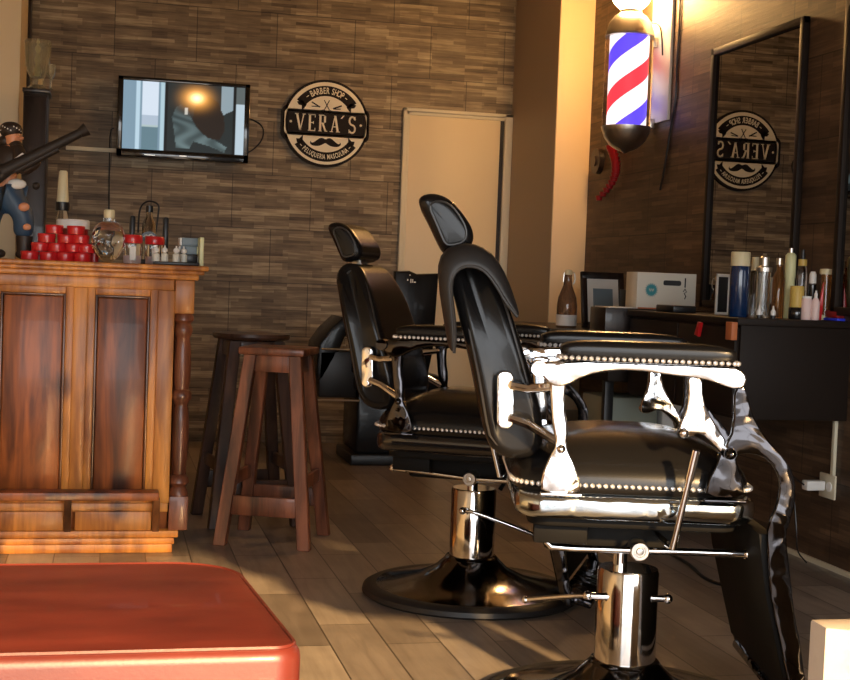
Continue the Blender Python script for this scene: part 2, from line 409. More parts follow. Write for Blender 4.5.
def barber_chair(label, loc, rotz, near):
    t = thing('barber_chair', label, 'barber chair', loc, rotz, 'hydraulic barber chairs')
    ch = 'chrome' if near else 'chrome_dark'  # far chair stands in shadow: shade put into darker chrome for its brackets
    b = nb(); lathe(b, [(.0, .028), (.318, .028), (.30, .034), (.235, .046), (.17, .064), (.115, .092), (.088, .118), (.08, .128), (0, .128)], n=72)
    base = obj('base_plate', b, 'base_metal', t, 60)
    b = nb(); lathe(b, [(.0, 0), (.338, 0), (.349, .008), (.346, .022), (.330, .031), (.316, .033), (.0, .03)], n=72); obj('rim', b, 'rubber', base)
    b = nb(); lathe(b, [(0, .10), (.0725, .10), (.0725, .338), (.069, .346), (0, .346)], n=48); obj('pump_cylinder', b, 'column', t, 50)
    b = nb(); cyl(b, (-.02, 0, .34), (-.02, 0, .50), .017); obj('piston', b, 'chrome_plain', t)
    # pump lever, fork around the column
    b = nb()
    if near:
        cyl(b, (-.095, -.045, .285), (.085, -.045, .285), .008, n=16); ball(b, (-.098, -.045, .285), .012); ball(b, (.088, -.045, .285), .012)
    else: cyl(b, (-.012, -.105, .285), (-.012, .10, .285), .008, n=16); ball(b, (-.012, -.102, .285), .012)
    tube(b, [(-.098, -.045, .285), (-.13, -.03, .28), (-.235, .06, .245)] if near else [(-.012, -.10, .285), (.02, -.102, .285), (.10, -.09, .262), (.26, -.05, .205)], .006, smooth=2)
    ball(b, (-.235, .06, .245) if near else (.26, -.05, .205), .010)
    obj('pump_lever', b, 'chrome_plain', t)
    # seat
    b = nb(); prism(b, rrect(-.287, .243, -.262, .262, .07), .496, .557, 'z', .024, seg=5); obj('seat_frame', b, 'chrome_mid' if near else 'black_gloss', t, 50)
    b = nb(); prism(b, rrect(-.255, .21, -.215, .215, .05), .474, .4985, 'z', .006)
    bx(b, -.21, .10, -.10, .10, .40, .47, .01); bx(b, -.24, -.12, -.18, -.15, .43, .49, .004); bx(b, .05, .20, .12, .14, .42, .48, .004)
    tube(b, [(.02, .1, .42), (.07, .1, .385), (.05, .1, .35)], .008)
    obj('under_frame', b, 'flat_black', t)
    def crown(v):
        return Vector((v.x, v.y, v.z * (1 - .16 * abs(v.x) ** 3)))
    b = nb(); sell(b, (-.03, 0, .572), (.268, .258, .116), 5, 2.2, warp=crown, flat=-.018, nu=80, nv=28)
    cush = obj('seat_cushion', b, 'leather', t, 70)
    b = nb(); per = rrect(-.294, .234, -.256, .256, .075, 10)
    acc = 0; prev = Vector(per[0])
    for p in per[1:] + per[:1]:
        p = Vector(p); L = (p - prev).length; k = 0
        while acc + .0145 <= L + 1e-9 + 0:
            acc += .0145; q = prev.lerp(p, acc / L)
            ball(b, (q.x, q.y, .5735), .0062, sub=1)
        acc -= L; prev = p
    obj('nailhead_trim', b, 'nail', cush)
    # backrest
    BK = smoothpoly([(-.458, 1.030), (-.437, .972), (-.412, .885), (-.387, .795), (-.366, .703), (-.350, .640), (-.300, .612), (-.232, .625), (-.228, .700), (-.256, .793), (-.290, .883), (-.318, .961), (-.350, 1.022), (-.385, 1.068), (-.438, 1.072)], 2)
    yw = lambda z: 1 - .26 * max(0, (z - .86) / .19) ** 2 - .05 * max(0, (.72 - z) / .1)
    b = nb(); pad_loft(b, BK, .218, .026, yw); back = obj('backrest', b, 'leather', t, 70)
    for sy in (-1, 1):
        pc_ = [((x + .335) * .80 - .335, sy * .214 * yw(z), (z - .84) * .90 + .84) for x, z in BK[::2]]
        obj('piping', tube(nb(), pc_ + pc_[:1], .0030, 6), 'piping', back)
    HD = smoothpoly([(-.528, 1.178), (-.520, 1.196), (-.487, 1.202), (-.452, 1.188), (-.424, 1.158), (-.401, 1.125), (-.397, 1.098), (-.408, 1.079), (-.440, 1.070), (-.466, 1.068), (-.482, 1.094), (-.504, 1.138)], 2)
    if not near: HD = [((x + .46) * .92 - .445, (z - 1.13) * .96 + 1.133) for x, z in HD]
    b = nb(); pad_loft(b, HD, .122, .022); hd = obj('headrest', b, 'leather', t, 70)
    hx = sum(p_[0] for p_ in HD) / len(HD); hz = sum(p_[1] for p_ in HD) / len(HD)
    pc_ = [((x - hx) * .66 + hx + .004, -.1215, (z - hz) * .74 + hz) for x, z in HD[::2]]
    obj('piping', tube(nb(), pc_ + pc_[:1], .0026, 6), 'piping', hd)
    b = nb(); bx(b, -.03, .0, -.03, .03, -.08, .06, .004); b.transform(Matrix.Translation((-.405, 0, 1.055)) @ RY(-24).to_4x4()); obj('headrest_post', b, 'steel', t)
    # arms, both sides
    for s in (-1, 1):
        y0, y1 = (s * .262, s * .288)
        b = nb(); sell(b, (-.022, s * .292, .868), (.186, .040, .024), 8, 3.2, nu=64, nv=18)
        pad = obj('arm_pad', b, 'leather', t, 70)
        b = nb(); n = 27
        for k in range(n):
            x = -.20 + .356 * k / (n - 1)
            ball(b, (x, s * .330, .853), .0058, sub=1); ball(b, (x, s * .254, .853), .0058, sub=1)
        for k in range(5):
            y = s * (.262 + .06 * k / 4); ball(b, (.165, y, .853), .0058, sub=1); ball(b, (-.209, y, .853), .0058, sub=1)
        obj('nailhead_trim', b, 'nail', pad)
        b = nb(); prism(b, smoothpoly(RAIL, 1), y0 + s * .006, y1 + s * .02, 'y', .004)
        cyl(b, (-.252, y0, .826), (-.252, y1 + s * .025, .826), .017)
        obj('arm_rail', b, ch, t, 45)
        b = nb(); prism(b, smoothpoly(BELLR, 1), y0, y1, 'y', .004); bx(b, -.238, -.148, y0, y1 + s * .006, .553, .560, .002)
        ball(b, (-.197, s * .292, .655), .010)
        rb = obj('rear_bracket', b, ch, t, 45)
        b = nb(); prism(b, smoothpoly(WISH, 1), y0, y1, 'y', .004); ball(b, (.062, s * .29, .699), .012)
        obj('front_bracket', b, ch, t, 45)
        b = nb(); prism(b, smoothpoly(BELLF, 1), y0, y1, 'y', .004); bx(b, .113, .203, y0, y1 + s * .006, .553, .560, .002)
        obj('footrest_bracket', b, 'chrome_dark', t, 45)
        # hinge to the back
        b = nb(); mt = Matrix.Translation((-.318, 0, .750)) @ RY(-2).to_4x4()
        prism(b, rrect(-.018, .018, -.063, .063, .016, 5), s * .222, s * .234, 'y', .003, mt)
        for z in (.80, .70): cyl(b, (-.318, s * .230, z), (-.318, s * .242, z), .008, n=16)
        tube(b, [(-.305, s * .240, .783), (-.27, s * .252, .778), (-.215, s * .27, .786)], .010, 8)
        tube(b, [(-.305, s * .240, .712), (-.265, s * .252, .700), (-.205, s * .27, .668)], .010, 8)
        obj('back_hinge', b, 'chrome', t, 45)
        # footrest side band
        b = nb(); prism(b, smoothpoly(BAND, 1), s * .290, s * .308, 'y', .003); cyl(b, (.158, s * .285, .662), (.158, s * .318, .662), .014); ball(b, (.158, s * .318, .662), .013)
        obj('footrest_band', b, 'chrome_dark', t, 45)
    b = nb(); prism(b, [(.232, .49), (.262, .49), (.275, .38), (.300, .27), (.330, .14), (.312, .13), (.283, .24), (.252, .36)], -.288, .288, 'y', .006)
    obj('calf_pad', b, 'flat_black', t)
    b = nb(); box(b, (.365, 0, .095), (.10, .56, .02), .006, RY(12)); fp = obj('foot_plate', b, 'chrome_dark', t)
    # levers and rods under the seat
    b = nb()
    if near:
        tube(b, [(-.206, -.14, .50), (-.206, -.14, .425), (-.196, -.14, .414), (-.15, -.14, .413), (0, -.14, .414)], .008, 10)
    else:
        tube(b, [(-.21, -.14, .428), (0, -.14, .414)], .007, 10); cyl(b, (-.245, -.14, .430), (-.205, -.14, .428), .011)
        ball(b, (-.248, -.14, .430), .013)
    tube(b, [(0, -.14, .414), (.244, -.14, .416)], .0085); ball(b, (.246, -.14, .416), .013)
    tb = obj('tilt_bar', b, 'chrome_plain', t)
    b = nb(); lathe(b, [(0, 0), (.022, 0), (.022, .05), (.019, .056), (.013, .056), (.012, .053), (.009, .053), (.007, .058), (0, .059)], (.002, -.10, .414), 32, Matrix.Rotation(R_(90), 4, 'X')); obj('hub', b, 'steel', tb)
    b = nb()
    p0, p1 = ((.05, -.29, .45), (.084, -.325, .668)) if near else ((.125, -.29, .45), (.070, -.325, .675))
    tube(b, [(p0[0] - .01, -.10, p0[2]), (p0[0], -.27, p0[2]), p0, p1], .0075, 10); cyl(b, Vector(p1) - (Vector(p1) - Vector(p0)) * .3, p1, .0095)
    obj('recline_lever', b, 'chrome_plain', t)
    if not near:       # its pump stands a little lower
        for c_ in t.children:
            if c_.name.split('.')[0] not in ('base_plate', 'pump_cylinder', 'pump_lever'): c_.location.z -= .02; c_.location.x += .015
    return t
barber_chair('black leather barber chair nearest the camera, dark cape draped over its backrest', (1.214, 2.961, 0), -14, True)
barber_chair('black leather barber chair standing behind the nearest one, nothing on its back', (1.165, 4.162, 0), -28, False)

# cape over the near backrest
t = thing('barber_cape', 'dark cloth barber cape draped over the top of the nearest chair back', 'cape', (1.214, 2.961, 0), -14)
prof = [(-.436, .885), (-.446, .92), (-.456, .96), (-.470, 1.02), (-.468, 1.062), (-.440, 1.084), (-.398, 1.084), (-.364, 1.066), (-.336, 1.026), (-.314, .975), (-.300, .935)]
bmc = nb(); rows = []
nv = 21
for j in range(nv):
    v = -1 + 2 * j / (nv - 1); row = []; e = max(0, (abs(v) - .80) / .20)
    for i, (x, z) in enumerate(prof):
        u = i / (len(prof) - 1); mid = math.sin(PI * u)
        yv = math.copysign(min(1, abs(v) * 1.2), v) * (.232 + .012 * e) * (1 + .02 * math.sin(9 * u + 2 * v))
        k_ = 1 - .30 * e * mid ** .5
        row.append(bmc.verts.new((-.378 + (x + .378) * k_ + .003 * math.sin(11 * v + 5 * u), yv, .93 + (z - .93) * (1 - .27 * e * (z > .93)) + .003 * math.sin(7 * v) - .035 * (v < -.5) * (1 - u) ** 3)))
    rows.append(row)
for a, c in zip(rows, rows[1:]):
    for i in range(len(prof) - 1): bmc.faces.new((a[i], a[i + 1], c[i + 1], c[i]))
hemline = [tuple(q_.co) for q_ in rows[0]]
o = obj('cloth', bmc, 'fabric', t, 80)
sd = o.modifiers.new('s', 'SOLIDIFY'); sd.thickness = .006; sd.offset = 1; ss = o.modifiers.new('u', 'SUBSURF'); ss.levels = 1; ss.render_levels = 1
b = nb(); tube(b, [rv for rv in hemline], .0035, 6, smooth=1)
obj('hem', b, 'piping', t)

# ------------------------------------------------------------------ shampoo chair by the back door
t = thing('shampoo_chair', 'black padded hair washing chair standing in front of the cream door', 'chair', (0, 0, 0))
Y0 = 7.1
def q(px, py, y=Y0): return at(px, py, Y=y)
x0, x1 = q(352, 420).x, q(440, 420).x
b = nb(); bx(b, x0, x1, Y0, Y0 + .5, .40, .50, .03); bx(b, x0 + .03, x1 - .03, Y0 + .03, Y0 + .46, .06, .40, .02); obj('seat', b, 'leather', t)
b = nb(); bx(b, x0 + .0, x1 - .02, Y0 + .0, Y0 + .48, 0, .06, .01); obj('base', b, 'black', t)
bl, br = q(394, 300, 7.3).x, q(438, 300, 7.3).x; zt = q(415, 272, 7.3).z
b = nb(); prism(b, [(bl, zt), ((bl * 2 + br) / 3, zt + .006), ((bl + br) / 2, zt - .01), (br, zt - .002), (br - .015, .62), (br - .04, .48), (bl + .02, .48)], 7.3, 7.36, 'y', .012); bk = obj('backrest', b, 'leather', t)
b = nb()
cx = bl + .07
for (dx, dz, w, h) in ((.0, -.045, .006, .010), (.018, -.05, .006, .022), (.028, -.05, .006, .020), (.038, -.056, .012, .006), (.012, -.018, .006, .006)):
    bx(b, cx + dx, cx + dx + w, 7.2975, 7.3005, zt + dz - h / 2, zt + dz + h / 2)
obj('white_print', b, 'paper', bk)
b = nb(); pl = [(344, 317), (330, 330), (320, 344), (317, 365), (317, 382), (324, 381), (336, 360), (349, 331), (350, 320)]
prism(b, [(q(*p).x, q(*p).z) for p in pl], Y0 + .02, Y0 + .42, 'y', .015); obj('leg_rest', b, 'leather', t)
b = nb()
for y, xa in ((349, 322), (400, 316)):
    p, r = q(xa, y), q(360, y + 1)
    tube(b, [(p.x, Y0 + .01, p.z), (r.x, Y0 + .01, r.z)], .005, 8); tube(b, [(p.x, Y0 + .45, p.z), (r.x, Y0 + .45, r.z)], .005, 8)
obj('side_rods', b, 'steel', t)
b = nb(); bx(b, q(320, 375).x, x0 + .02, Y0 + .02, Y0 + .44, q(340, 398).z, q(340, 352).z, .006); obj('side_panel', b, 'black', t)
b = nb(); bx(b, x0 - .01, x0 + .05, Y0 + .01, Y0 + .06, .5, .70, .01); bx(b, x0 - .02, x0 + .06, Y0 - .0, Y0 + .40, .68, .73, .015); obj('armrest', b, 'leather', t)

# ------------------------------------------------------------------ stools
def stool(name, label, c, rotz, zt, foot, top, m, roundtop=False, st_z=.15):
    t = thing(name, label, 'stool', (c[0], c[1], 0), rotz, 'wooden bar stools')
    b = nb()
    if roundtop: lathe(b, [(0, zt - .022), (.150, zt - .022), (.158, zt - .012), (.156, zt), (.05, zt + .004), (0, zt + .004)], n=40)
    else: bx(b, -.125, .125, -.125, .125, zt - .028, zt, .006)
    obj('seat', b, m, t)
    def legp(sx, sy, z): f = 1 - z / (zt - .028); return Vector((sx * (top + (foot - top) * f), sy * (top + (foot - top) * f), z))
    for sx in (-1, 1):
        for sy in (-1, 1):
            b = nb(); p0, p1 = legp(sx, sy, 0), legp(sx, sy, zt - .026)
            w, d = .024, .017
            vs0 = [b.verts.new(p0 + Vector((a * w, e * d, 0))) for a, e in ((-1, -1), (1, -1), (1, 1), (-1, 1))]
            vs1 = [b.verts.new(p1 + Vector((a * w, e * d, 0))) for a, e in ((-1, -1), (1, -1), (1, 1), (-1, 1))]
            b.faces.new(vs0[::-1]); b.faces.new(vs1)
            for i in range(4): b.faces.new((vs0[i], vs0[(i + 1) % 4], vs1[(i + 1) % 4], vs1[i]))
            bmesh.ops.bevel(b, geom=b.edges[:], offset=.003, segments=1, affect='EDGES'); obj('leg', b, m, t)
    for s in (-1, 1):
        q0 = legp(1, 1, st_z).x
        b = nb(); box(b, (0, s * q0, st_z), (2 * q0 - .02, .018, .072), .003); obj('stretcher', b, m, t)
        b = nb(); box(b, (s * legp(1, 1, st_z + .08).x, 0, st_z + .09), (.018, 2 * q0 - .05, .05), .003); obj('stretcher', b, m, t)
    qa = legp(1, 1, zt - .06).x
    b = nb()
    for s in (-1, 1):
        box(b, (0, s * qa, zt - .06), (2 * qa, .016, .062), .002); box(b, (s * qa, 0, zt - .06), (.016, 2 * qa, .062), .002)
    obj('apron', b, m, t)
stool('wooden_stool', 'red-brown wooden stool with square seat and splayed legs, in front of the other stool', (.638, 5.08), -21.8, .735, .160, .085, 'stool')
stool('round_stool', 'dark wooden stool with round top, half hidden behind the square red-brown stool', (.575, 5.50), 8, .765, .168, .09, 'stool_dark', True)

# ------------------------------------------------------------------ red bench
t = thing('bench', 'long red leather padded bench in the lower left foreground', 'bench', (-.6, 2.28, 0))
def bench_outline(o_):
    pts = []
    for cx, cy, a, r in ((.865 - .14, .31 - .14, 0, .14), (-.75 + .05, .31 - .05, 90, .05), (-.75 + .05, -.31 + .05, 180, .05), (.90 - .045, -.31 + .045, 270, .045)):
        for q_ in range(11): w_ = R_(a + 9 * q_); pts.append((cx + (r - o_) * math.cos(w_), cy + (r - o_) * math.sin(w_)))
    return pts
BO = bench_outline(0)
b = nb(); prism(b, BO, .17, .45, 'z', .022, seg=4); obj('seat_cushion', b, 'red_leather', t, 60)
b = nb(); pr = bench_outline(.011)
tube(b, [(x, y, .4475) for x, y in pr + pr[:1]], .004, 6); obj('piping', b, 'red_leather', t)
b = nb(); bx(b, -.72, .86, -.27, .27, .08, .17, .005); obj('frame', b, 'darkwood', t)
for sx in (-.66, .80):
    for sy in (-.22, .22):
        b = nb(); cyl(b, (sx, sy, 0), (sx, sy, .09), .018, .026); obj('leg', b, 'darkwood', t)

# worn cream box bottom right
t = thing('cream_box', 'worn cream painted wooden box in the bottom right corner of the picture', 'box', (0, 0, 0))
pA = at(811, 619, Z=.45); pB = at(870, 618, Z=.45); pC = at(809, 629, Z=.45)
ang = math.atan2(pB.y - pA.y, pB.x - pA.x)
b = nb(); u = Vector((math.cos(ang), math.sin(ang), 0)); n_ = Vector((u.y, -u.x, 0))
pts = [pA, pA + u * .42, pA + u * .42 + n_ * .27, pA + n_ * .055 - u * .002]
prism(b, [(p.x, p.y) for p in pts], .0, .45, 'z', .005); bd = obj('body', b, 'palebox', t)

# ------------------------------------------------------------------ wooden reception counter
CY = 4.9
def k(px, py, y=CY): p = at(px, py, Y=y); return p.x, p.z
def zz(py): return k(100, py)[1]
t = thing('reception_counter', 'honey brown wooden reception counter with framed panels and a turned corner post', 'counter', (0, CY, 0))
DEP = .55; XE = -1.55
def cb(bm, x0, x1, y0, y1, z0, z1, bev=.003): return bx(bm, x0, x1, y0, y1, z0, z1, bev)   # y relative to the front face
xr = k(190, 400)[0]; xpl = k(171, 400)[0]; ztop = zz(262.3)
b = nb(); cb(b, XE, xpl, .03, DEP, .06, zz(275)); obj('body', b, 'pine_dark', t)
b = nb(); cb(b, XE - .03, k(208, 265)[0], -.055, DEP + .03, zz(267.5), ztop, .006); cb(b, XE - .02, k(204, 270)[0], -.04, DEP + .02, zz(271.5), zz(267.2), .005); cb(b, XE - .01, k(199, 270)[0], -.025, DEP + .01, zz(277), zz(271), .006)
obj('worktop', b, 'pine', t)
b = nb(); cb(b, XE, xpl, -.002, .03, zz(288), zz(276.5)); cb(b, XE, xpl, -.002, .03, zz(512), zz(503)); obj('rail', b, 'pine', t)
# stiles
X = lambda px: k(px, 400)[0]
for a, c, mm in ((155, 172, 'pine'), (71, 85, 'pine'), (-24, -10, 'pine'), (-119, -105, 'pine'), (-214, -200, 'pine')):
    b = nb(); cb(b, X(a), X(c), -.0035, .03, zz(503), zz(288)); obj('stile', b, mm, t)
# panels: frame moulding + recessed field
for a, c in ((84.5, 155.5), (-10.5, 71.5), (-105.5, -23.5), (-200.5, -118.5)):
    b = nb(); xa, xc = X(a), X(c); za, zc = zz(505), zz(287)
    w = .028
    cb(b, xa, xa + w, .004, .03, za, zc); cb(b, xc - w, xc, .004, .03, za, zc); cb(b, xa + w, xc - w, .0045, .03, zc - w, zc); cb(b, xa + w, xc - w, .0045, .03, za, za + w)
    pf = obj('panel_frame', b, 'pine', t)
    b = nb(); w2 = .036
    for i0, i1, j0, j1 in ((xa + w, xa + w2, za + w, zc - w), (xc - w2, xc - w, za + w, zc - w)): cb(b, i0, i1, .010, .03, j0, j1, .002)
    for j0, j1 in ((zc - w2, zc - w), (za + w, za + w2)): cb(b, xa + w2, xc - w2, .0105, .03, j0, j1, .002)
    obj('moulding', b, 'pine_line', pf)
    b = nb(); cb(b, xa + w2, xc - w2, .018, .035, za + w2, zc - w2, .008); obj('panel', b, 'pine_dark', t)
# foot ledge, brackets, lower boards, plinth
b = nb(); cb(b, XE, X(161), -.085, .0, zz(497), zz(489), .004); obj('foot_ledge', b, 'pine_dark', t)
for a in (71, 159, -24, -119):
    b = nb(); xa = X(a - 3.5); xc = X(a + 3.5); prism(b, [(-.0, zz(497)), (-.07, zz(497)), (-.06, zz(508)), (-.03, zz(520)), (-.02, zz(531)), (0, zz(531))], xa, xc, 'x', .002); obj('bracket', b, 'pine_line', t)
for a, c in ((78, 155), (-17, 67), (-112, -28), (-207, -123)):
    b = nb(); cb(b, X(a), X(c), -.012, .03, zz(530), zz(511)); obj('lower_board', b, 'pine', t)
b = nb(); cb(b, XE, X(182), -.02, DEP, zz(537), zz(530), .004); cb(b, XE, X(178), -.035, DEP, zz(543), zz(536.5), .005); cb(b, XE, X(176), -.045, DEP, 0, zz(542), .004); obj('plinth', b, 'pine', t)
pcx, pcy, = (k(181, 400)[0] + .002), -.012 + .036
b = nb(); hw = .034
bx(b, pcx - hw, pcx + hw, pcy - hw, pcy + hw, zz(311), zz(277), .003)
obj('post_block', b, 'pine', t)
b = nb(); bx(b, pcx - hw, pcx + hw, pcy - hw, pcy + hw, zz(530), zz(496), .003); obj('post_block', b, 'stool', t)
zs = lambda y: zz(y)
pf = [(.030, 311), (.036, 314), (.036, 318), (.026, 321), (.032, 325), (.034, 329), (.030, 333), (.024, 336), (.028, 345), (.031, 360), (.031, 375), (.026, 388), (.036, 392), (.037, 397), (.026, 402), (.023, 405), (.027, 408), (.030, 420), (.031, 440), (.029, 458), (.024, 470), (.021, 474), (.034, 478), (.036, 483), (.025, 487), (.030, 490), (.034, 494), (.034, 496.5)]
b = nb(); lathe(b, [(r, zs(y)) for r, y in pf], (pcx, pcy, 0), n=28); obj('turned_post', b, 'stool', t)
b = nb(); bx(b, xpl + .01, pcx + .028, .07, DEP, zz(535), zz(277), .003); obj('side_panel', b, 'pine_dark', t)
CT = ztop + .0005        # counter surface height

# ------------------------------------------------------------------ things on the counter
def cpos(px, y): p = at(px, 262, Y=y); return Vector((p.x, y, CT))
S = lambda y: (y * 1.0) / 1350 * .985     # metres per pixel near x=100
# red tins
tins = []
rowsdef = [(0, [29.5, 48.5, 65, 82]), (1, [39.5, 56.5, 73, 86]), (2, [46, 65.5, 80]), (3, [53.5, 75])]
nth = ['leftmost', 'second from left', 'third from left', 'rightmost']
rown = ['bottom row', 'second lowest row', 'third lowest row', 'top row']
pt = None
yy = 5.02; tw = .032; th = .0315
for r, xs in rowsdef:
    for i, px in enumerate(xs):
        p = cpos(px, yy); p.z = CT + r * (th + .0006)
        pos = ('leftmost' if i == 0 else 'rightmost' if i == len(xs) - 1 else 'second from left' if i == 1 else 'third from left')
        if len(xs) == 2: pos = ('left', 'right')[i]
        tt = thing('red_tin', 'red pomade tin in the pyramid, %s of the %s' % (pos, rown[r]), 'tin', p, 0, 'red tins stacked on the counter')
        if pt is None:
            b = nb(); lathe(b, [(0, 0), (tw * .93, 0), (tw * .95, .002), (tw * .95, .019), (0, .019)], n=28); c1 = obj('body', b, 'red', tt)
            b = nb(); lathe(b, [(0, .019), (tw, .019), (tw, .028), (tw * .96, th - .001), (0, th)], n=28); c2 = obj('lid', b, 'red', tt)
            pt = (c1, c2)
        else:
            for c_ in pt: q_ = c_.copy(); COL.objects.link(q_); q_.parent = tt
p = cpos(94, 5.05); tt = thing('red_jar', 'dark red jar at the right foot of the tin pyramid, beside the glass skull bottle', 'jar', p)
b = nb(); lathe(b, [(0, 0), (.016, 0), (.017, .03), (.016, .05), (0, .05)]); obj('body', b, 'red_dark', tt)
b = nb(); lathe(b, [(0, .05), (.018, .05), (.018, .066), (0, .067)]); obj('lid', b, 'red', tt)
p = cpos(72, 5.16); tt = thing('white_container', 'white lidded container standing behind the pyramid of red tins', 'container', p)
b = nb(); lathe(b, [(0, 0), (.052, 0), (.056, .12), (0, .12)]); obj('body', b, 'red_dark', tt)
b = nb(); lathe(b, [(0, .12), (.060, .12), (.060, .150), (.055, .154), (0, .154)]); obj('lid', b, 'white', tt)
# pump bottle with cream cap
p = cpos(61, 5.28); tt = thing('spray_bottle', 'clear bottle with tall cream cap standing behind the red tins', 'bottle', p)
b = nb(); lathe(b, [(0, 0), (.024, 0), (.025, .02), (.025, .15), (.016, .19), (.016, .21), (0, .21)]); obj('body', b, 'glass', tt)
b = nb(); lathe(b, [(.0255, .19), (.0265, .195), (.0265, .222), (.0, .224)]); obj('collar', b, 'black', tt)
b = nb(); lathe(b, [(0, .222), (.021, .222), (.022, .228), (.016, .335), (.012, .340), (0, .340)]); obj('cap', b, 'cap_cream', tt)
# glass skull bottle
p = cpos(108, 5.0); tt = thing('skull_bottle', 'clear glass skull shaped bottle with a beige stopper on the counter', 'bottle', p)
def skull(v):
    x, y, z = v.x, v.y, v.z
    f = 1.0
    if z < -.25: f = 1 - .35 * min(1, (-z - .25) / .6)
    x *= f; y *= (.95 + .1 * (z > 0))
    if y < 0:
        for ex in (-.38, .38):
            d = ((x - ex) ** 2 + (z + .02) ** 2) / .05
            y += .28 * math.exp(-d)
        y += .18 * math.exp(-((x) ** 2 + (z + .38) ** 2) / .012)
        y += .05 * math.cos(x * 30) * math.exp(-((z + .72) ** 2) / .02)
    return Vector((x, y, z))
b = nb(); sell(b, (0, 0, .075), (.060, .068, .075), 2.2, 2.5, warp=skull, nu=64, nv=48); cyl(b, (0, 0, .135), (0, 0, .160), .020)
obj('body', b, 'glass', tt, 80)
b = nb(); lathe(b, [(0, .160), (.018, .160), (.0195, .166), (.0195, .186), (.016, .190), (0, .190)]); obj('stopper', b, 'cap_cream', tt)
# wire bottle carrier with a bottle
p = cpos(148, 5.3); tt = thing('bottle_carrier', 'black wire carrier with arched handle behind the red lidded jars', 'bottle carrier', p)
b = nb(); bx(b, -.075, .075, -.03, .03, 0, .02, .004); bx(b, -.074, -.052, -.02, .02, .02, .185, .008); bx(b, .052, .074, -.02, .02, .02, .185, .008); obj('frame', b, 'black', tt)
b = nb(); tube(b, [(-.04, 0, .12), (-.04, 0, .20), (-.025, 0, .235), (.0, 0, .245), (.035, 0, .235), (.034, 0, .20), (.025, 0, .12)], .0035, 8, 2); obj('handle', b, 'black', tt)
b = nb(); pts = [(.036 * math.cos(a), -.032, .09 + .036 * math.sin(a)) for a in [PI * i / 12 for i in range(13)]]; prism(b, [(x, z) for x, y, z in pts] , -.036, -.030, 'y'); pl_ = obj('name_plate', b, 'black', tt)
b = nb(); tube(b, [(-.02, -.038, .105), (-.012, -.038, .115), (-.004, -.038, .106), (.006, -.038, .117), (.02, -.038, .107)], .0025, 6, 1); obj('script_mark', b, 'paper', pl_)
b = nb(); lathe(b, [(0, 0.02), (.026, .02), (.027, .15), (.012, .185), (.011, .20), (0, .20)]); obj('bottle', b, 'glass', tt)
b = nb(); lathe(b, [(0, .20), (.014, .20), (.014, .225), (0, .226)]); obj('cork', b, 'black', tt)
# red-lidded jars
for i, (px, lb) in enumerate(((132, 'clear jar with red lid and white label, right beside the glass skull bottle'), (154, 'clear jar with red lid, behind the small dropper bottles'))):
    p = cpos(px, 5.02 + .10 * i); tt = thing('jar', lb, 'jar', p, 0, 'red lidded jars')
    b = nb(); lathe(b, [(0, .0), (.030, 0), (.032, .004), (.032, .072), (0, .074)]); obj('body', b, 'glass', tt)
    b = nb(); lathe(b, [(0, .001), (.028, .002), (.028, .030), (0, .030)]); obj('contents', b, 'pink', tt)
    b = nb(); lathe(b, [(0, .074), (.035, .074), (.036, .078), (.036, .098), (.033, .104), (0, .104)]); obj('lid', b, 'red', tt)
    b = nb(); bx(b, -.010, .012, -.034, -.031, .012, .062, .001); obj('label', b, 'paper', tt)
# dropper bottles
for px, y_, lb in ((156, 4.965, 'small white bottle with round cap, leftmost of the four on the tray'), (164.5, 4.965, 'small white bottle with round cap, second from left on the tray'), (176, 4.965, 'small white bottle with round cap, third from left on the tray'), (183.5, 5.02, 'small white bottle with round cap, just before the stacked blade boxes')):
    p = cpos(px, y_); p.z += .012; tt = thing('dropper_bottle', lb, 'bottle', p, 0, 'small white bottles on the tray')
    b = nb(); lathe(b, [(0, 0), (.0125, 0), (.013, .002), (.013, .026), (.006, .031), (.005, .034), (0, .034)], n=20); obj('body', b, 'boxwhite', tt)
    b = nb(); lathe(b, [(0, .033), (.009, .034), (.0115, .040), (.009, .047), (.003, .051), (.003, .058), (0, .058)], n=20); obj('cap', b, 'white', tt)
a, c = cpos(154, 4.97), cpos(199, 4.97)
tt = tag(obj('tray', bx(nb(), a.x, c.x, 4.94, 5.14, CT, CT + .0115, .003), 'black'), 'flat black tray under the small white bottles', 'tray')
for i, (dz, h, lb, mm) in enumerate(((0, .030, 'bottom of the three stacked small boxes at the right end of the counter', 'boxwhite'), (.0305, .030, 'middle of the three stacked small boxes at the right end of the counter', 'greyblue'), (.061, .030, 'top of the three stacked small boxes at the right end of the counter', 'greyblue'))):
    a = cpos(190, 5.08); tt = thing('blade_box', lb, 'box', (a.x, 5.09, CT + .0122 + dz), (3, -4, 2)[i], 'stacked blade boxes')
    b = nb(); bx(b, -.034, .024, -.035, .035, 0, h, .002); obj('sleeve', b, mm if i else 'black', tt)
    for e0, e1 in ((.0245, .034), (-.042, -.0345)): obj('end_flap', bx(nb(), e0, e1, -.034, .034, .001, h - .001, .001), 'pale_yellow' if e0 > 0 and i else 'white', tt)
a = cpos(201.5, 5.02); tt = tag(obj('pale_box', bx(nb(), a.x - .011, a.x + .004, 4.97, 5.10, CT, CT + .105, .002), 'pale_yellow'), 'upright pale yellow card box right of the stacked blade boxes', 'box')

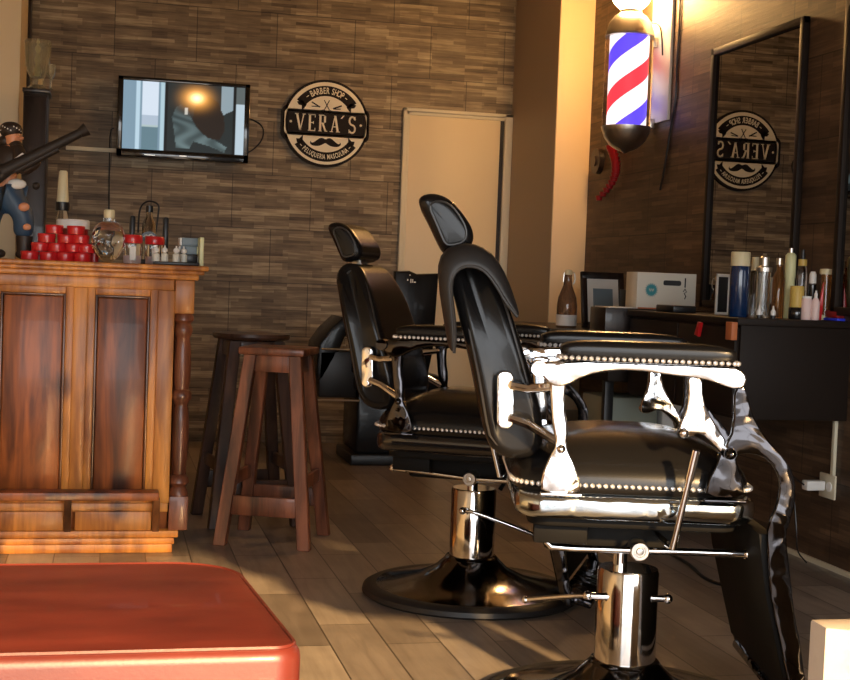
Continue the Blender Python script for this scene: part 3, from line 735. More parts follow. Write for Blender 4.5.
# figurine
p = cpos(10, 5.12); fo = thing('figurine', 'painted figurine of a bearded man in torn jeans aiming a long flared gun', 'figurine', p)
def fp(px, py, dy=0):   # point relative to figurine base
    v = at(px, py, Y=5.12 + dy); return (v.x - p.x, dy, v.z - p.z)
V = [fp(4, 196), fp(4, 180), fp(5, 160), fp(8, 147), fp(14, 136), fp(10, 198, -.02), fp(24, 214, -.03), fp(23, 238, -.01), fp(24, 255, 0), fp(-4, 198, .02), fp(-12, 222, .03), fp(-10, 255, .03),
     fp(18, 152, -.04), fp(24, 172, -.07), fp(40, 160, -.06), fp(-6, 152, .03), fp(-10, 172, -.03), fp(12, 168, -.08)]
E_ = [(0, 1), (1, 2), (2, 3), (3, 4), (0, 5), (5, 6), (6, 7), (7, 8), (0, 9), (9, 10), (10, 11), (2, 12), (12, 13), (13, 14), (2, 15), (15, 16), (16, 17)]
rad = [.045, .044, .055, .022, .03, .034, .028, .022, .018, .034, .028, .018, .026, .02, .015, .026, .02, .015]
obj('body', skin_bm(V, E_, rad), 'skin', fo, 80)
b = skin_bm([V[0], V[5], V[6], V[7], V[9], V[10], V[11]], [(0, 1), (1, 2), (2, 3), (0, 4), (4, 5), (5, 6)], [.054, .050, .042, .036, .050, .042, .034]); jn = obj('jeans', b, 'jeans', fo, 80)
for px, py, r_ in ((24, 207, .020), (27, 227, .015)):
    v = fp(px, py, -.066); obj('torn_knee', ball(nb(), v, r_, (1, .45, .8)), 'skin', jn)
b = skin_bm([V[1], V[2], V[12], V[13], V[14], V[15], V[16], V[17]], [(0, 1), (1, 2), (2, 3), (3, 4), (1, 5), (5, 6), (6, 7)], [.050, .060, .034, .027, .018, .034, .027, .018]); obj('jacket', b, 'hair', fo, 80)
b = nb(); v = fp(17, 184, -.05); ball(b, v, .026, (1.3, .6, .75)); obj('shirt_hem', b, 'paper', fo)
h = Vector(fp(13, 138, -.01)); b = nb(); sell(b, h, (.030, .032, .042), 2, 2.2)
ball(b, h + Vector((.027, -.012, .0)), .010, (1.2, 1, .8)); ball(b, h + Vector((.018, -.028, .006)), .006); hd = obj('head', b, 'skin', fo, 80)
b = nb(); sell(b, h + Vector((-.008, .002, .028)), (.040, .040, .030), 2, 2.2); obj('bandana', b, 'hair', hd)
b = nb(); sell(b, h + Vector((.010, -.010, -.032)), (.026, .030, .026), 2, 2); ball(b, h + Vector((-.028, .0, -.012)), .022); obj('beard', b, 'hair', hd)
b = nb()
for i in range(9): aa = -2.6 + .27 * i; ball(b, h + Vector((-.008 + .0385 * math.cos(aa), .002 + .0385 * math.sin(aa), .024 + .014 * ((i * 3) % 4) / 3)), .0034, sub=1)
obj('bandana_dots', b, 'paper', hd)
for px, dy in ((25, -.02), (-9, .02)):
    b = nb(); v = fp(px, 258, dy); sell(b, (v[0] + .008, dy, .0185), (.042, .026, .018), 2.5, 2.5); cyl(b, (v[0] - .004, dy, .02), (v[0] - .004, dy, .085), .026, .030)
    obj('boot', b, 'hair', fo)
g0, g1 = Vector(fp(2, 172, -.085)), Vector(fp(80, 133, -.085)); g2 = Vector(fp(87, 129, -.085))
b = nb(); cyl(b, g0, g1, .024, .016); cyl(b, g1, g2, .017, .024); gd = (g1 - g0).normalized()
cyl(b, g0 + gd * .05 + Vector((0, 0, -.018)), g0 + gd * .22 + Vector((0, 0, -.018)), .016, .012)
cyl(b, g0 - gd * .09 - Vector((0, 0, .03)), g0 + gd * .05, .022, .018); ball(b, Vector(fp(36, 186, -.08)), .014)
obj('gun', b, 'gunmetal', fo)
v = Vector(fp(18, 158, -.075)); b = nb(); box(b, v, (.012, .01, .05), .003, RY(50)); obj('strap', b, 'paper', fo)

# ------------------------------------------------------------------ tall dark cabinet and glass vase
x0, x1 = at(20.5, 160, Y=7.15).x, at(48, 160, Y=7.15).x; zc = at(35, 88, Y=7.15).z
t = thing('tall_cabinet', 'tall narrow dark cabinet in the corner behind the counter', 'cabinet', (0, 7.15, 0))
b = nb(); bx(b, x0 + .005, x1 - .01, .02, .24, 0, zc - .02, .003); obj('body', b, 'darkwood', t)
b = nb(); bx(b, x0, x1, .0, .245, zc - .02, zc, .003); obj('top', b, 'darkwood', t)
b = nb(); bx(b, x0 + .01, x1 - .015, .0, .0195, .05, zc - .04, .003); dd = obj('door', b, 'darkwood', t)
p = at(37, 88, Y=7.26); p = Vector((p.x, 7.26, zc + .0005))
t = thing('glass_vase', 'cut glass vase standing on top of the tall dark cabinet', 'vase', p)
b = nb(); lathe(b, [(0, 0), (.05, 0), (.055, .01), (.03, .03), (.035, .06), (.06, .12), (.068, .25), (.065, .255), (.055, .13), (.03, .07), (0, .06)], n=16); obj('bowl', b, 'crystal', t, 20)
b = nb(); lathe(b, [(0, .06), (.012, .07), (.022, .10), (.010, .13), (.016, .16), (.007, .19), (.016, .215), (.005, .235), (.010, .25), (0, .262)], n=14); obj('highlight_stem', b, 'pale_yellow', t, 20)  # pale yellow stem puts the glass's golden highlights into colour
p2 = Vector((p.x + .075, 7.20, zc + .0005))
t = thing('crystal_pendant', 'small glass goblet standing right of the vase on the tall cabinet', 'goblet', (p2.x - .005, 7.2, zc + .0005))
b = nb(); lathe(b, [(0, 0), (.024, 0), (.005, .01), (.005, .05), (.02, .08), (.022, .13), (.019, .13), (.016, .085), (0, .065)], n=14); obj('goblet_body', b, 'crystal', t, 20)
t.name = 'glass_goblet'

# ------------------------------------------------------------------ television
ty = 8.0
tx0, tx1 = at(118.5, 77, Y=ty).x, at(248, 160, Y=ty).x; tz1 = at(183, 80, Y=ty).z; tz0 = at(183, 159.5, Y=ty).z
t = thing('television', 'black flat screen television mounted on the tiled back wall', 'television', ((tx0 + tx1) / 2, ty, tz0))
W2 = (tx1 - tx0) / 2; HT = tz1 - tz0
b = nb(); bx(b, -W2, W2, 0, .045, 0, HT, .006); bx(b, -W2 + .1, W2 - .1, .045, .07, .06, HT - .06, .01); obj('housing', b, 'black', t)
b = nb(); fr = .030; fb = .045
for a in ((-W2, -W2 + fr, 0, HT), (W2 - fr, W2, 0, HT), (-W2, W2, HT - .022, HT), (-W2, W2, 0, fb)): bx(b, a[0], a[1], -.008, .004, a[2], a[3], .003)
bz = obj('bezel', b, 'black_gloss', t)
b = nb(); bx(b, -.02, .02, -.0088, -.008, .016, .022); bx(b, -.22, -.16, -.0088, -.008, .012, .016); obj('front_marks', b, 'steel', bz)
# picture on screen: coloured per vertex
NX, NZ = 120, 70
me = bpy.data.meshes.new('screen'); vs = []; fs = []; cols = []
sw0, sw1, sh0, sh1 = -W2 + fr, W2 - fr, fb, HT - .022
def sstep(a, b_, x): x = max(0, min(1, (x - a) / (b_ - a))); return x * x * (3 - 2 * x)
def inpoly(x, y, P):
    r = False
    for i in range(len(P)):
        (x1_, y1_), (x2_, y2_) = P[i], P[i - 1]
        if (y1_ > y) != (y2_ > y) and x < (x2_ - x1_) * (y - y1_) / (y2_ - y1_) + x1_: r = not r
    return r
JK = [(.43, .64), (.47, .70), (.53, .62), (.56, .50), (.60, .38), (.72, .24), (.86, .10), (.84, .02), (.72, .10), (.58, .16), (.55, .05), (.44, .05), (.42, .30), (.40, .50)]
HAIR = [(.58, .60), (.62, .78), (.70, .84), (.78, .76), (.83, .55), (.84, .35), (.80, .20), (.70, .22), (.62, .34), (.57, .48)]
def pic(u, w):
    c = Vector((.015, .016, .016))
    if u < .335:
        c = Vector((.20, .30, .38)) * (1 - .3 * u)
        if .10 < u < .14: c = Vector((.45, .6, .7))
        if .15 < u < .285: c = Vector((.62, .70, .80)) if w > .5 else Vector((.12, .2, .24)) if w < .36 else Vector((.40, .48, .58))
        if .15 < u < .285 and .33 < w < .36: c = Vector((.4, .5, .5))
        if u > .30: c = Vector((.40, .55, .62))
    elif u < .36: c = Vector((.01, .01, .01))
    else:
        c = Vector((.02, .025, .025))
        if u > .80 and w > .55 + (u - .8): c = Vector((.25, .32, .36))
        if u > .93: c = Vector((.45, .55, .62)) if w < .75 else Vector((.10, .12, .12))
        if .90 < u < .93: c = Vector((.01, .01, .01))
        if inpoly(u, w, JK): c = Vector((.12, .17, .175)) * (.45 + .55 * math.sin(u * 17 + w * 9 + 2 * math.sin(w * 13)) ** 2) * (1.15 - w)
        if inpoly(u, w, HAIR): c = Vector((.022, .014, .010))
        if .50 < u < .53 and .55 < w < .65: c = Vector((.5, .5, .45))
    g = math.exp(-(((u - .60) / .10) ** 2 + ((w - .80) / .13) ** 2)); g2 = math.exp(-(((u - .60) / .045) ** 2 + ((w - .80) / .06) ** 2))
    return c + Vector((1.0, .42, .07)) * g * 1.5 + Vector((1.0, .85, .5)) * g2 * 1.4
for j in range(NZ + 1):
    for i in range(NX + 1):
        u, w = i / NX, j / NZ
        vs.append((sw0 + (sw1 - sw0) * u, -.002, sh0 + (sh1 - sh0) * w)); cols.append(pic(u, w))
for j in range(NZ):
    for i in range(NX): a = j * (NX + 1) + i; fs.append((a, a + 1, a + NX + 2, a + NX + 1))
me.from_pydata(vs, [], fs); ca = me.color_attributes.new('picture', 'FLOAT_COLOR', 'POINT')
for i, c in enumerate(cols): ca.data[i].color = (c.x, c.y, c.z, 1)
m = mat('screen picture', (.004, .004, .004), .35, spec=.15); va = nd(m, 'ShaderNodeVertexColor', layer_name='picture')
lk(m, va.outputs[0], bsdf(m).inputs['Emission Color']); bsdf(m).inputs['Emission Strength'].default_value = 1.0; M['screen'] = m
me.materials.append(m); o = bpy.data.objects.new('screen', me); COL.objects.link(o); o.parent = t
b = nb(); bx(b, -.12, .12, .07, .1005, .1, .35, .004); obj('wall_bracket', b, 'black', t)
def W(px, py, y=8.0955): v = at(px, py, Y=y); return (v.x, y, v.z)
tag(obj('cable', tube(nb(), [W(246, 118), W(254, 120), W(263, 126), W(264, 136), W(258, 146), W(248, 153), W(244, 154)], .0045, 8, 2), 'black'), 'looped black cable sticking out right of the television', 'cable')
tag(obj('cable', tube(nb(), [W(114, 128), W(110, 130), W(109.5, 160), W(109, 200), W(108.5, 262), W(108, 330)], .004, 8, 1), 'black'), 'thin black cable hanging down the wall left of the television', 'cable')
b = nb(); p, q2 = Vector(W(66, 146, 8.0915)), Vector(W(116, 152.5, 8.0915)); box(b, (p + q2) / 2, ((q2 - p).length, .018, .024), .003)
tag(obj('cable_duct', b, 'trimcream'), 'short pale cable duct running left from the television', 'cable duct')

# ------------------------------------------------------------------ round sign
sp_ = at(326, 123.5, Y=8.07)
t = thing('wall_sign', "round black and cream sign reading VERA'S with scissors and moustache", 'sign', (sp_.x, 8.07, sp_.z))
t.rotation_euler = (R_(90), 0, 0)     # local x right, local y up, local z towards the room
def disc(bm, r, z0, z1, n=72): return lathe(bm, [(0, z0), (r, z0), (r, z1), (0, z1)], n=n)
K = .000985
b = nb(); disc(b, 264 * K, -.028, 0)
prism(b, rrect(-272 * K, 268 * K, -105 * K, 100 * K, 40 * K), -.028, 0, 'z'); obj('backing', b, 'signblack', t)
b = nb(); disc(b, 249 * K, 0, .003); prism(b, rrect(-254 * K, 250 * K, -80 * K, 78 * K, 30 * K), 0, .003, 'z'); obj('cream_face', b, 'signcream', t)
b = nb()
disc_ring = []
def arc(bm, r0, r1, a0, a1, z0, z1, n=32):
    pts = [(r1 * math.cos(R_(a0 + (a1 - a0) * i / n)), r1 * math.sin(R_(a0 + (a1 - a0) * i / n))) for i in range(n + 1)]
    pts += [(r0 * math.cos(R_(a1 - (a1 - a0) * i / n)), r0 * math.sin(R_(a1 - (a1 - a0) * i / n))) for i in range(n + 1)]
    return prism(bm, pts, z0, z1, 'z')
arc(b, 165 * K, 226 * K, 36, 144, .003, .005); arc(b, 175 * K, 232 * K, 216, 324, .003, .005)
for s in (-1, 1):
    prism(b, [(s * x * K, y * K) for x, y in ((150, 132), (182, 120), (170, 102), (152, 100), (150, 70), (128, 96), (122, 108))][::s], .003, .005, 'z')
    prism(b, [(s * x * K, y * K) for x, y in ((140, -108), (138, -76), (160, -100), (180, -100), (175, -122), (150, -134))][::s], .003, .005, 'z')
obj('ribbons', b, 'signblack', t)
b = nb(); prism(b, rrect(-240 * K, 238 * K, -64 * K, 62 * K, 12 * K), .003, .0055, 'z'); bn = obj('banner', b, 'signblack', t)
b = nb()
bx(b, -215 * K, 215 * K, 68 * K, 71 * K, .003, .005); bx(b, -215 * K, 215 * K, -75 * K, -72 * K, .003, .005); obj('banner_lines', b, 'signblack', t)
# letters with serifs
def stroke(bm, x0, y0, x1, y1, w, z0=.0055, z1=.008):
    d = Vector((x1 - x0, y1 - y0)).normalized() ; 
    if abs(d.y) < .3: o_ = Vector((0, w / 2))
    else: o_ = Vector((w / 2, 0))
    pts = [(x0 - o_.x, y0 - o_.y), (x0 + o_.x, y0 + o_.y), (x1 + o_.x, y1 + o_.y), (x1 - o_.x, y1 - o_.y)]
    prism(bm, [(x * K, y * K) for x, y in pts], z0, z1, 'z')
def letters(bm):
    T, B_ = 50, -50
    def V_(c): stroke(bm, c - 22, T, c + 1, B_, 13); stroke(bm, c + 20, T, c + 1, B_, 6); stroke(bm, c - 34, T - 2, c - 12, T - 2, 5); stroke(bm, c + 11, T - 2, c + 30, T - 2, 5)
    def E2(c):
        stroke(bm, c - 12, T, c - 12, B_, 13); stroke(bm, c - 22, T - 2, c + 22, T - 2, 6); stroke(bm, c - 22, B_ + 2, c + 22, B_ + 2, 6); stroke(bm, c - 12, 0, c + 10, 0, 6)
        stroke(bm, c + 20, T, c + 20, T - 18, 4); stroke(bm, c + 20, B_ + 18, c + 20, B_, 4); stroke(bm, c + 10, 8, c + 10, -8, 4)
    def R2(c):
        stroke(bm, c - 14, T, c - 14, B_, 13); stroke(bm, c - 24, T - 2, c + 8, T - 2, 6); stroke(bm, c - 14, 0, c + 8, 0, 6); stroke(bm, c + 14, T - 8, c + 14, 8, 12)
        stroke(bm, c + 8, T - 2, c + 18, T - 10, 6); stroke(bm, c + 8, 0, c + 18, 8, 6); stroke(bm, c + 0, 0, c + 20, B_, 12); stroke(bm, c - 24, B_ + 2, c - 4, B_ + 2, 5); stroke(bm, c + 14, B_ + 2, c + 30, B_ + 2, 5)
    def A2(c): stroke(bm, c, T, c - 20, B_, 6); stroke(bm, c, T, c + 19, B_, 13); stroke(bm, c - 14, -18, c + 12, -18, 5); stroke(bm, c - 30, B_ + 2, c - 11, B_ + 2, 5); stroke(bm, c + 8, B_ + 2, c + 32, B_ + 2, 5)
    V_(-158); E2(-88); R2(-22); A2(54)
    stroke(bm, 92, 34, 108, 54, 9)
    pts = []
    for a in range(20, 271, 12): pts.append((160 + 17 * math.cos(R_(a)), 24 + 24 * math.sin(R_(a))))
    for a in range(90, -161, -12): pts.append((160 + 18 * math.cos(R_(a)), -25 + 24 * math.sin(R_(a))))
    tt_ = nb(); tube(tt_, [(x * K, y * K, .0065) for x, y in pts], 6 * K, 8); merge(bm, tt_)
    stroke(bm, 177, 50, 177, 28, 4); stroke(bm, 142, -28, 142, -50, 4)
b = nb(); letters(b); ball(b, (-216 * K, 0, .0055), 8 * K, (1, 1, .3)); ball(b, (214 * K, 0, .0055), 8 * K, (1, 1, .3))
obj('lettering', b, 'signcream', bn)
def arctext(s, r, a0, a1, size, flip, xs=.62):
    bm = nb(); n = len(s)
    wd = [{'I': .34, ' ': .55, 'M': 1.2, 'Q': 1.05, 'U': .98, 'N': 1.0}.get(ch, .9) for ch in s]; tot = sum(wd) - (wd[0] + wd[-1]) / 2; acc = -wd[0] / 2
    for i, ch in enumerate(s):
        a = a0 + (a1 - a0) * (acc + wd[i] / 2) / tot; acc += wd[i]
        if ch == ' ': continue
        tb = text_bm(ch, size, xs, .0007)
        rot = R_(a - 90) if not flip else R_(a + 90)
        merge(bm, tb, Matrix.Translation((r * math.cos(R_(a)), r * math.sin(R_(a)), .0058)) @ Matrix.Rotation(rot, 4, 'Z'))
    return bm
b = arctext('BARBER SHOP', 195 * K, 118.5, 61.5, .052, False)
for a in (127, 53):
    tt_ = nb(); box(tt_, (0, 0, 0), (16 * K, 4 * K, .002)); merge(b, tt_, Matrix.Translation((196 * K * math.cos(R_(a)), 196 * K * math.sin(R_(a)), .006)) @ Matrix.Rotation(R_(a - 90), 4, 'Z'))
obj('ribbon_lettering', b, 'signcream', t)
b = arctext('PELUQUERIA MASCULINA', 204 * K, 230, 310, .040, True, .55)
for a in (223, 317):
    tt_ = nb(); box(tt_, (0, 0, 0), (14 * K, 4 * K, .002)); merge(b, tt_, Matrix.Translation((204 * K * math.cos(R_(a)), 204 * K * math.sin(R_(a)), .006)) @ Matrix.Rotation(R_(a + 90), 4, 'Z'))
obj('ribbon_lettering', b, 'signcream', t)
b = nb()
ms = [(0, -98), (18, -88), (36, -90), (58, -108), (78, -122), (90, -118), (88, -108), (95, -116), (94, -128), (80, -138), (55, -140), (30, -136), (10, -124), (0, -118)]
full = [(x * K, y * K) for x, y in ms] + [(-x * K, y * K) for x, y in ms[-2:0:-1]]
prism(b, smoothpoly(full, 1), .003, .0055, 'z'); obj('moustache', b, 'signblack', t)
b = nb()
def seg(x0, y0, x1, y1, w): tube(b, [(x0 * K, y0 * K, .004), (x1 * K, y1 * K, .004)], w * K, 6)
seg(-16, 140, 18, 80, 3); seg(16, 140, -14, 80, 3); seg(-92, 124, -40, 96, 4.5); seg(-92, 98, -40, 100, 3); seg(92, 112, 40, 92, 4.5); seg(86, 92, 40, 90, 3)
for s in (-1, 1):
    tube(b, [((s * 20 + 9 * math.cos(a)) * K, (72 + 9 * math.sin(a)) * K, .004) for a in [2 * PI * i / 12 for i in range(13)]], 2 * K, 6)
obj('scissors', b, 'signblack', t)

# ------------------------------------------------------------------ mirrors on the right wall
def wall_mirror(label, ya, yb, z0, z1):
    t = thing('wall_mirror', label, 'mirror', (XW, (ya + yb) / 2, z0), 0, 'dark framed wall mirrors'); h = (yb - ya) / 2; Hh = z1 - z0
    b = nb(); f = .032; d = .030
    for a in ((-h, -h + f, 0, Hh), (h - f, h, 0, Hh), (-h, h, Hh - f, Hh), (-h, h, 0, f)): bx(b, -d, -.001, a[0], a[1], a[2], a[3], .004)
    obj('frame', b, 'matte_dark', t)
    b = nb(); bx(b, -.014, -.001, -h + f - .005, h - f + .005, f - .005, Hh - f + .005); obj('mirror_glass', b, 'mirror', t)
wall_mirror('dark framed mirror on the right wall that reflects the round sign', 4.80, 5.63, .935, 2.085)
wall_mirror('dark framed mirror at the right edge of the picture', 3.6, 4.50, .935, 2.09)

# ------------------------------------------------------------------ wall-hung stations under the mirrors
t = thing('drawer_cabinet', 'dark wall hung cabinet at the right carrying the bottles and jars', 'cabinet', (0, 0, 0))
CX = 2.165; CZ = .915; CYN = 4.38; CYF = 5.42
b = nb(); bx(b, CX + .02, XW - .002, CYN + .01, CYF - .01, .555, CZ - .025, .003); obj('body', b, 'matte_dark', t)
b = nb(); bx(b, CX, XW - .001, CYN, CYF, CZ - .025, CZ, .003); obj('worktop', b, 'matte_dark', t)
for i in range(2):
    b = nb(); y0 = CYN + .02 + i * .5; bx(b, CX + .002, CX + .0195, y0, y0 + .49, .57, CZ - .035, .003); dw = obj('drawer', b, 'matte_dark', t)
    b = nb(); bx(b, CX - .02, CX + .0015, y0 + .17, y0 + .32, .75, .765, .003); obj('handle', b, 'steel', dw)
t = thing('shelf_station', 'lower dark shelf station along the right wall under the white box', 'shelf', (0, 0, 0))
LX = 2.08; LZ = .80
b = nb(); bx(b, LX, XW - .001, 5.46, 7.22, LZ - .03, LZ, .003); obj('worktop', b, 'darkwood', t)
b = nb(); bx(b, LX + .04, XW - .002, 5.50, 7.18, LZ - .20, LZ - .031, .003); obj('drawer_box', b, 'matte_dark', t)
for y in (5.55, 7.10):
    b = nb(); bx(b, LX + .05, LX + .09, y, y + .04, 0, LZ - .20, .002); obj('leg', b, 'black', t)
b = nb(); bx(b, LX + .06, XW - .002, 5.56, 7.12, .30, .32, .002); obj('lower_shelf', b, 'darkwood', t)
# riser holding the white box
rx0 = at(587, 312, Y=6.2).x
t = tag(obj('riser_box', bx(nb(), 2.085, 2.600, 5.47, 5.66, LZ + .0005, .920, .004), 'darkwood'), 'low dark riser on the shelf station that carries the white box', 'riser')
# white card box with teal print
a, c = at(637, 290, Y=5.5), at(696, 290, Y=5.5)
bzt = at(665, 273, Y=5.5).z; bzb = .9205
t = thing('white_card_box', 'white cardboard box with a teal spiky sun print and a slot handle', 'box', ((a.x + c.x) / 2, 5.5, bzb), 0)
w = (c.x - a.x) / 2; hb = bzt - bzb
b = nb(); bx(b, -w, w, 0, .13, 0, hb, .002); obj('body', b, 'boxwhite', t)
b = nb(); pts = []
for i in range(36):
    r = .032 if i % 2 == 0 else .022; pts.append((r * math.cos(PI * i / 18), r * math.sin(PI * i / 18)))
prism(b, [(x - w * .52, z + hb * .52) for x, z in pts], -.0015, .001, 'y'); em = obj('print_emblem', b, 'teal', t)
b = nb(); tube(b, [(-w * .52 - .010, -.002, hb * .52 + .006), (-w * .52 - .005, -.002, hb * .52 - .006), (-w * .52, -.002, hb * .52 + .006), (-w * .52 + .006, -.002, hb * .52 - .006), (-w * .52 + .010, -.002, hb * .52 + .006)], .002, 5); obj('emblem_mark', b, 'boxwhite', em)
b = nb(); prism(b, rrect(-w * .12, w * .48, hb * .66, hb * .80, .008, 4), -.0015, .001, 'y'); obj('handle_slot', b, 'black', t)
b = nb(); bx(b, w * .60, w * .64, -.0015, .0, hb * .62, hb * .88); tube(b, [(w * .56, -.001, hb * .5), (w * .62, -.001, hb * .58), (w * .68, -.001, hb * .5), (w * .60, -.001, hb * .46), (w * .66, -.001, hb * .38), (w * .62, -.001, hb * .30)], .0022, 5); obj('print_mark', b, 'black', t)
# papers on riser
o = tag(obj('paper_sheet', bx(nb(), -.062, .062, -.07, .07, 0, .004, .001), 'paper'), 'white folded paper lying at the left end of the riser beside the white box', 'paper'); o.location = (2.158, 5.555, .9205); o.rotation_euler = (0, 0, R_(5))
o = tag(obj('tan_strip', bx(nb(), -.09, .09, -.008, .008, 0, .006, .001), 'orange'), 'thin tan strip lying in front of the white box with the teal print', 'strip'); o.location = (2.33, 5.484, .9205)
# leaning picture frame and dark box behind it
t = thing('picture_frame', 'white and dark bordered picture frame leaning left of the white box', 'picture frame', (2.475, 6.50, LZ + .0005), 0)
b = nb(); hh = at(600, 272, Y=6.75).z - LZ; wl = .24
for a in ((-.12, -.09, 0, hh), (.09, .12, 0, hh), (-.12, .12, hh - .035, hh), (-.12, .12, 0, .03)): bx(b, a[0], a[1], 0, .02, a[2], a[3], .002)
obj('frame', b, 'darkwood', t)
b = nb(); bx(b, -.09, .09, .008, .014, .03, hh - .035); obj('mount', b, 'paper', t)
b = nb(); bx(b, -.055, .055, .004, .0075, .06, hh - .085); obj('picture', b, 'greyblue', t)
t.rotation_euler = (R_(-9), 0, R_(6))
t = thing('dark_carton', 'dark carton standing between the picture frame and the white box', 'box', (2.50, 6.20, LZ + .0005), 0)
b = nb(); bx(b, -.05, .07, -.05, .05, 0, .20, .003); obj('body', b, 'black', t)
b = nb(); bx(b, -.045, -.02, -.053, -.0505, .05, .19); obj('label', b, 'greyblue', t)
# swing-top bottle
p = at(566, 328, Z=LZ); t = thing('swing_top_bottle', 'swing top glass bottle with white label in front of the pillar', 'bottle', (p.x, p.y, LZ + .0005))
b = nb(); lathe(b, [(0, 0), (.046, 0), (.050, .006), (.050, .11), (.045, .15), (.022, .21), (.018, .25), (.020, .262), (0, .262)]); obj('body', b, mat('brown glass', (.32, .17, .09), .08, trans=.55), t, 60)
b = nb(); lathe(b, [(.0505, .012), (.0515, .012), (.0515, .065), (.0505, .065)]); obj('label', b, 'white', t)
b = nb(); lathe(b, [(0, .262), (.020, .262), (.022, .270), (.018, .285), (0, .287)]); obj('stopper', b, 'cap_cream', t)
b = nb(); tube(b, [(.02, 0, .275), (.034, 0, .27), (.036, 0, .23), (.026, 0, .215)], .003, 6, 1); obj('wire_clip', b, 'steel', t); b = nb(); tube(b, [(-.02, 0, .275), (-.024, 0, .24), (-.024, 0, .225)], .003, 6); obj('wire_clip', b, 'steel', t)
p = at(731.5, 331, X=CX - .012)
tag(obj('orange_box', bx(nb(), CX - .024, CX - .0005, p.y - .025, p.y + .025, p.z - .032, p.z + .032, .003), 'orange'), 'small terracotta orange holder fixed to the dark cabinet front near its corner', 'holder')
p = at(698, 329, X=CX - .008); b = nb(); prism(b, [(-.030, .025), (-.005, .028), (.022, -.022), (-.012, -.028)], -.007, .007, 'x', .003)
o = tag(obj('red_clip', b, 'red'), 'small red clip on the dark cabinet front, far from its corner', 'clip'); o.location = (CX - .0075, p.y, p.z)
# things on the low shelf
t = tag(obj('grey_case', bx(nb(), 2.16, 2.42, 5.64, 5.92, .3205, .52, .01), mat('grey green box', (.30, .33, .27), .5)), 'grey green case on the low shelf behind the nearest chair', 'case')
t = tag(obj('white_device', bx(nb(), 2.45, 2.58, 5.66, 5.80, .3205, .50, .008), 'white'), 'small white device on the low shelf beside the grey green case', 'device')

# bottles on the dark cabinet
def cb_(px, y): p = at(px, 316, Y=y); return Vector((p.x, y, CZ + .0005))
def zc_(px, py, y): return at(px, py, Y=y).z - CZ
mm = 4.7 / 1350
def bottle(px, y, name, label, parts, cat='bottle', group=None):
    p = cb_(px, y); t = thing(name, label, cat, p, 0, group)
    for nm, prof, mt_ in parts:
        b = nb(); lathe(b, prof, n=24); obj(nm, b, mt_, t, 50)
    return t
y = 4.56; H_ = lambda py, px=760, yy=4.56: zc_(px, py, yy)
bottle(738, y, 'lotion_bottle', 'dark blue bottle with wide cream cap on the dark cabinet', [('body', [(0, 0), (.034, 0), (.036, .004), (.036, H_(271)), (.033, H_(267)), (0, H_(267))], 'blue_liquid'), ('cap', [(0, H_(267)), (.035, H_(267)), (.035, H_(254)), (.033, H_(253)), (0, H_(253))], 'cap_cream')])
bottle(753, 4.66, 'tonic_bottle', 'clear bottle with small cream cap just right of the blue bottle', [('body', [(0, 0), (.018, 0), (.018, .16), (.012, .175), (0, .175)], 'glass'), ('cap', [(0, .175), (.016, .175), (.013, .225), (0, .225)], 'cap_cream')])
t = bottle(762, 4.54, 'disinfectant_jar', 'tall clear glass comb jar with pale lid in the middle of the bottles', [('jar', [(0, 0), (.024, 0), (.026, .004), (.026, .17), (.023, .17), (.023, .01), (0, .01)], 'glass'), ('lid', [(0, .17), (.028, .17), (.028, .185), (.016, .19), (.016, .222), (.008, .228), (.006, .236), (0, .236)], 'steel')], 'jar')
b = nb(); box(b, (-.004, 0, .11), (.012, .004, .17), .001, RY(3)); obj('comb', b, 'paper', t)
bottle(777, 4.66, 'amber_bottle', 'brown tinted bottle with metal cap right of the comb jar', [('body', [(0, 0), (.022, 0), (.023, .003), (.023, .15), (.010, .18), (.010, .20), (0, .20)], 'amber'), ('cap', [(0, .20), (.013, .20), (.013, .225), (0, .226)], 'steel')])
for px, lb in ((759, 'tiny white tipped bottle before the comb jar'), (773, 'tiny white tipped bottle right of the comb jar, in front of the brown bottle')):
    bottle(px, 4.47, 'sample_bottle', lb, [('body', [(0, 0), (.009, 0), (.009, .012), (0, .012)], 'black'), ('cap', [(0, .012), (.0095, .012), (.010, .026), (.004, .034), (.003, .046), (0, .047)], 'white')], 'bottle', 'tiny white tipped bottles')
bottle(788, 4.60, 'cream_bottle', 'tall pale yellow bottle with silver tip behind the honey coloured jar', [('body', [(0, 0), (.017, 0), (.018, .003), (.018, .15), (.020, .155), (.020, .235), (.012, .245), (0, .245)], 'pale_yellow'), ('cap', [(0, .245), (.008, .245), (.008, .262), (0, .263)], 'steel')])
bottle(800, 4.66, 'oil_bottle', 'clear bottle with dark cap and yellow neck label among the tall bottles', [('body', [(0, 0), (.019, 0), (.020, .003), (.020, .17), (.015, .20), (0, .2)], 'glass'), ('neck_label', [(0, .20), (.0165, .20), (.0165, .225), (0, .225)], 'yellow'), ('cap', [(0, .225), (.010, .225), (.008, .262), (0, .262)], 'black')])
p = cb_(796, 4.50)
bottle(796, 4.50, 'wax_jar', 'honey coloured jar on a dark base in front of the tall bottles', [('base', [(0, 0), (.026, 0), (.028, .004), (.028, .040), (.025, .044), (0, .044)], 'black_gloss'), ('body', [(0, .044), (.024, .044), (.025, .05), (.025, .118), (.023, .122), (0, .122)], 'yellow')], 'jar')
bottle(806, 4.47, 'label_jar', 'short jar with pink and white label in front on the cabinet', [('body', [(0, 0), (.018, 0), (.019, .003), (.019, .072), (.016, .078), (0, .078)], 'pink'), ('lid', [(0, .078), (.017, .078), (.017, .086), (0, .086)], 'white')], 'jar')
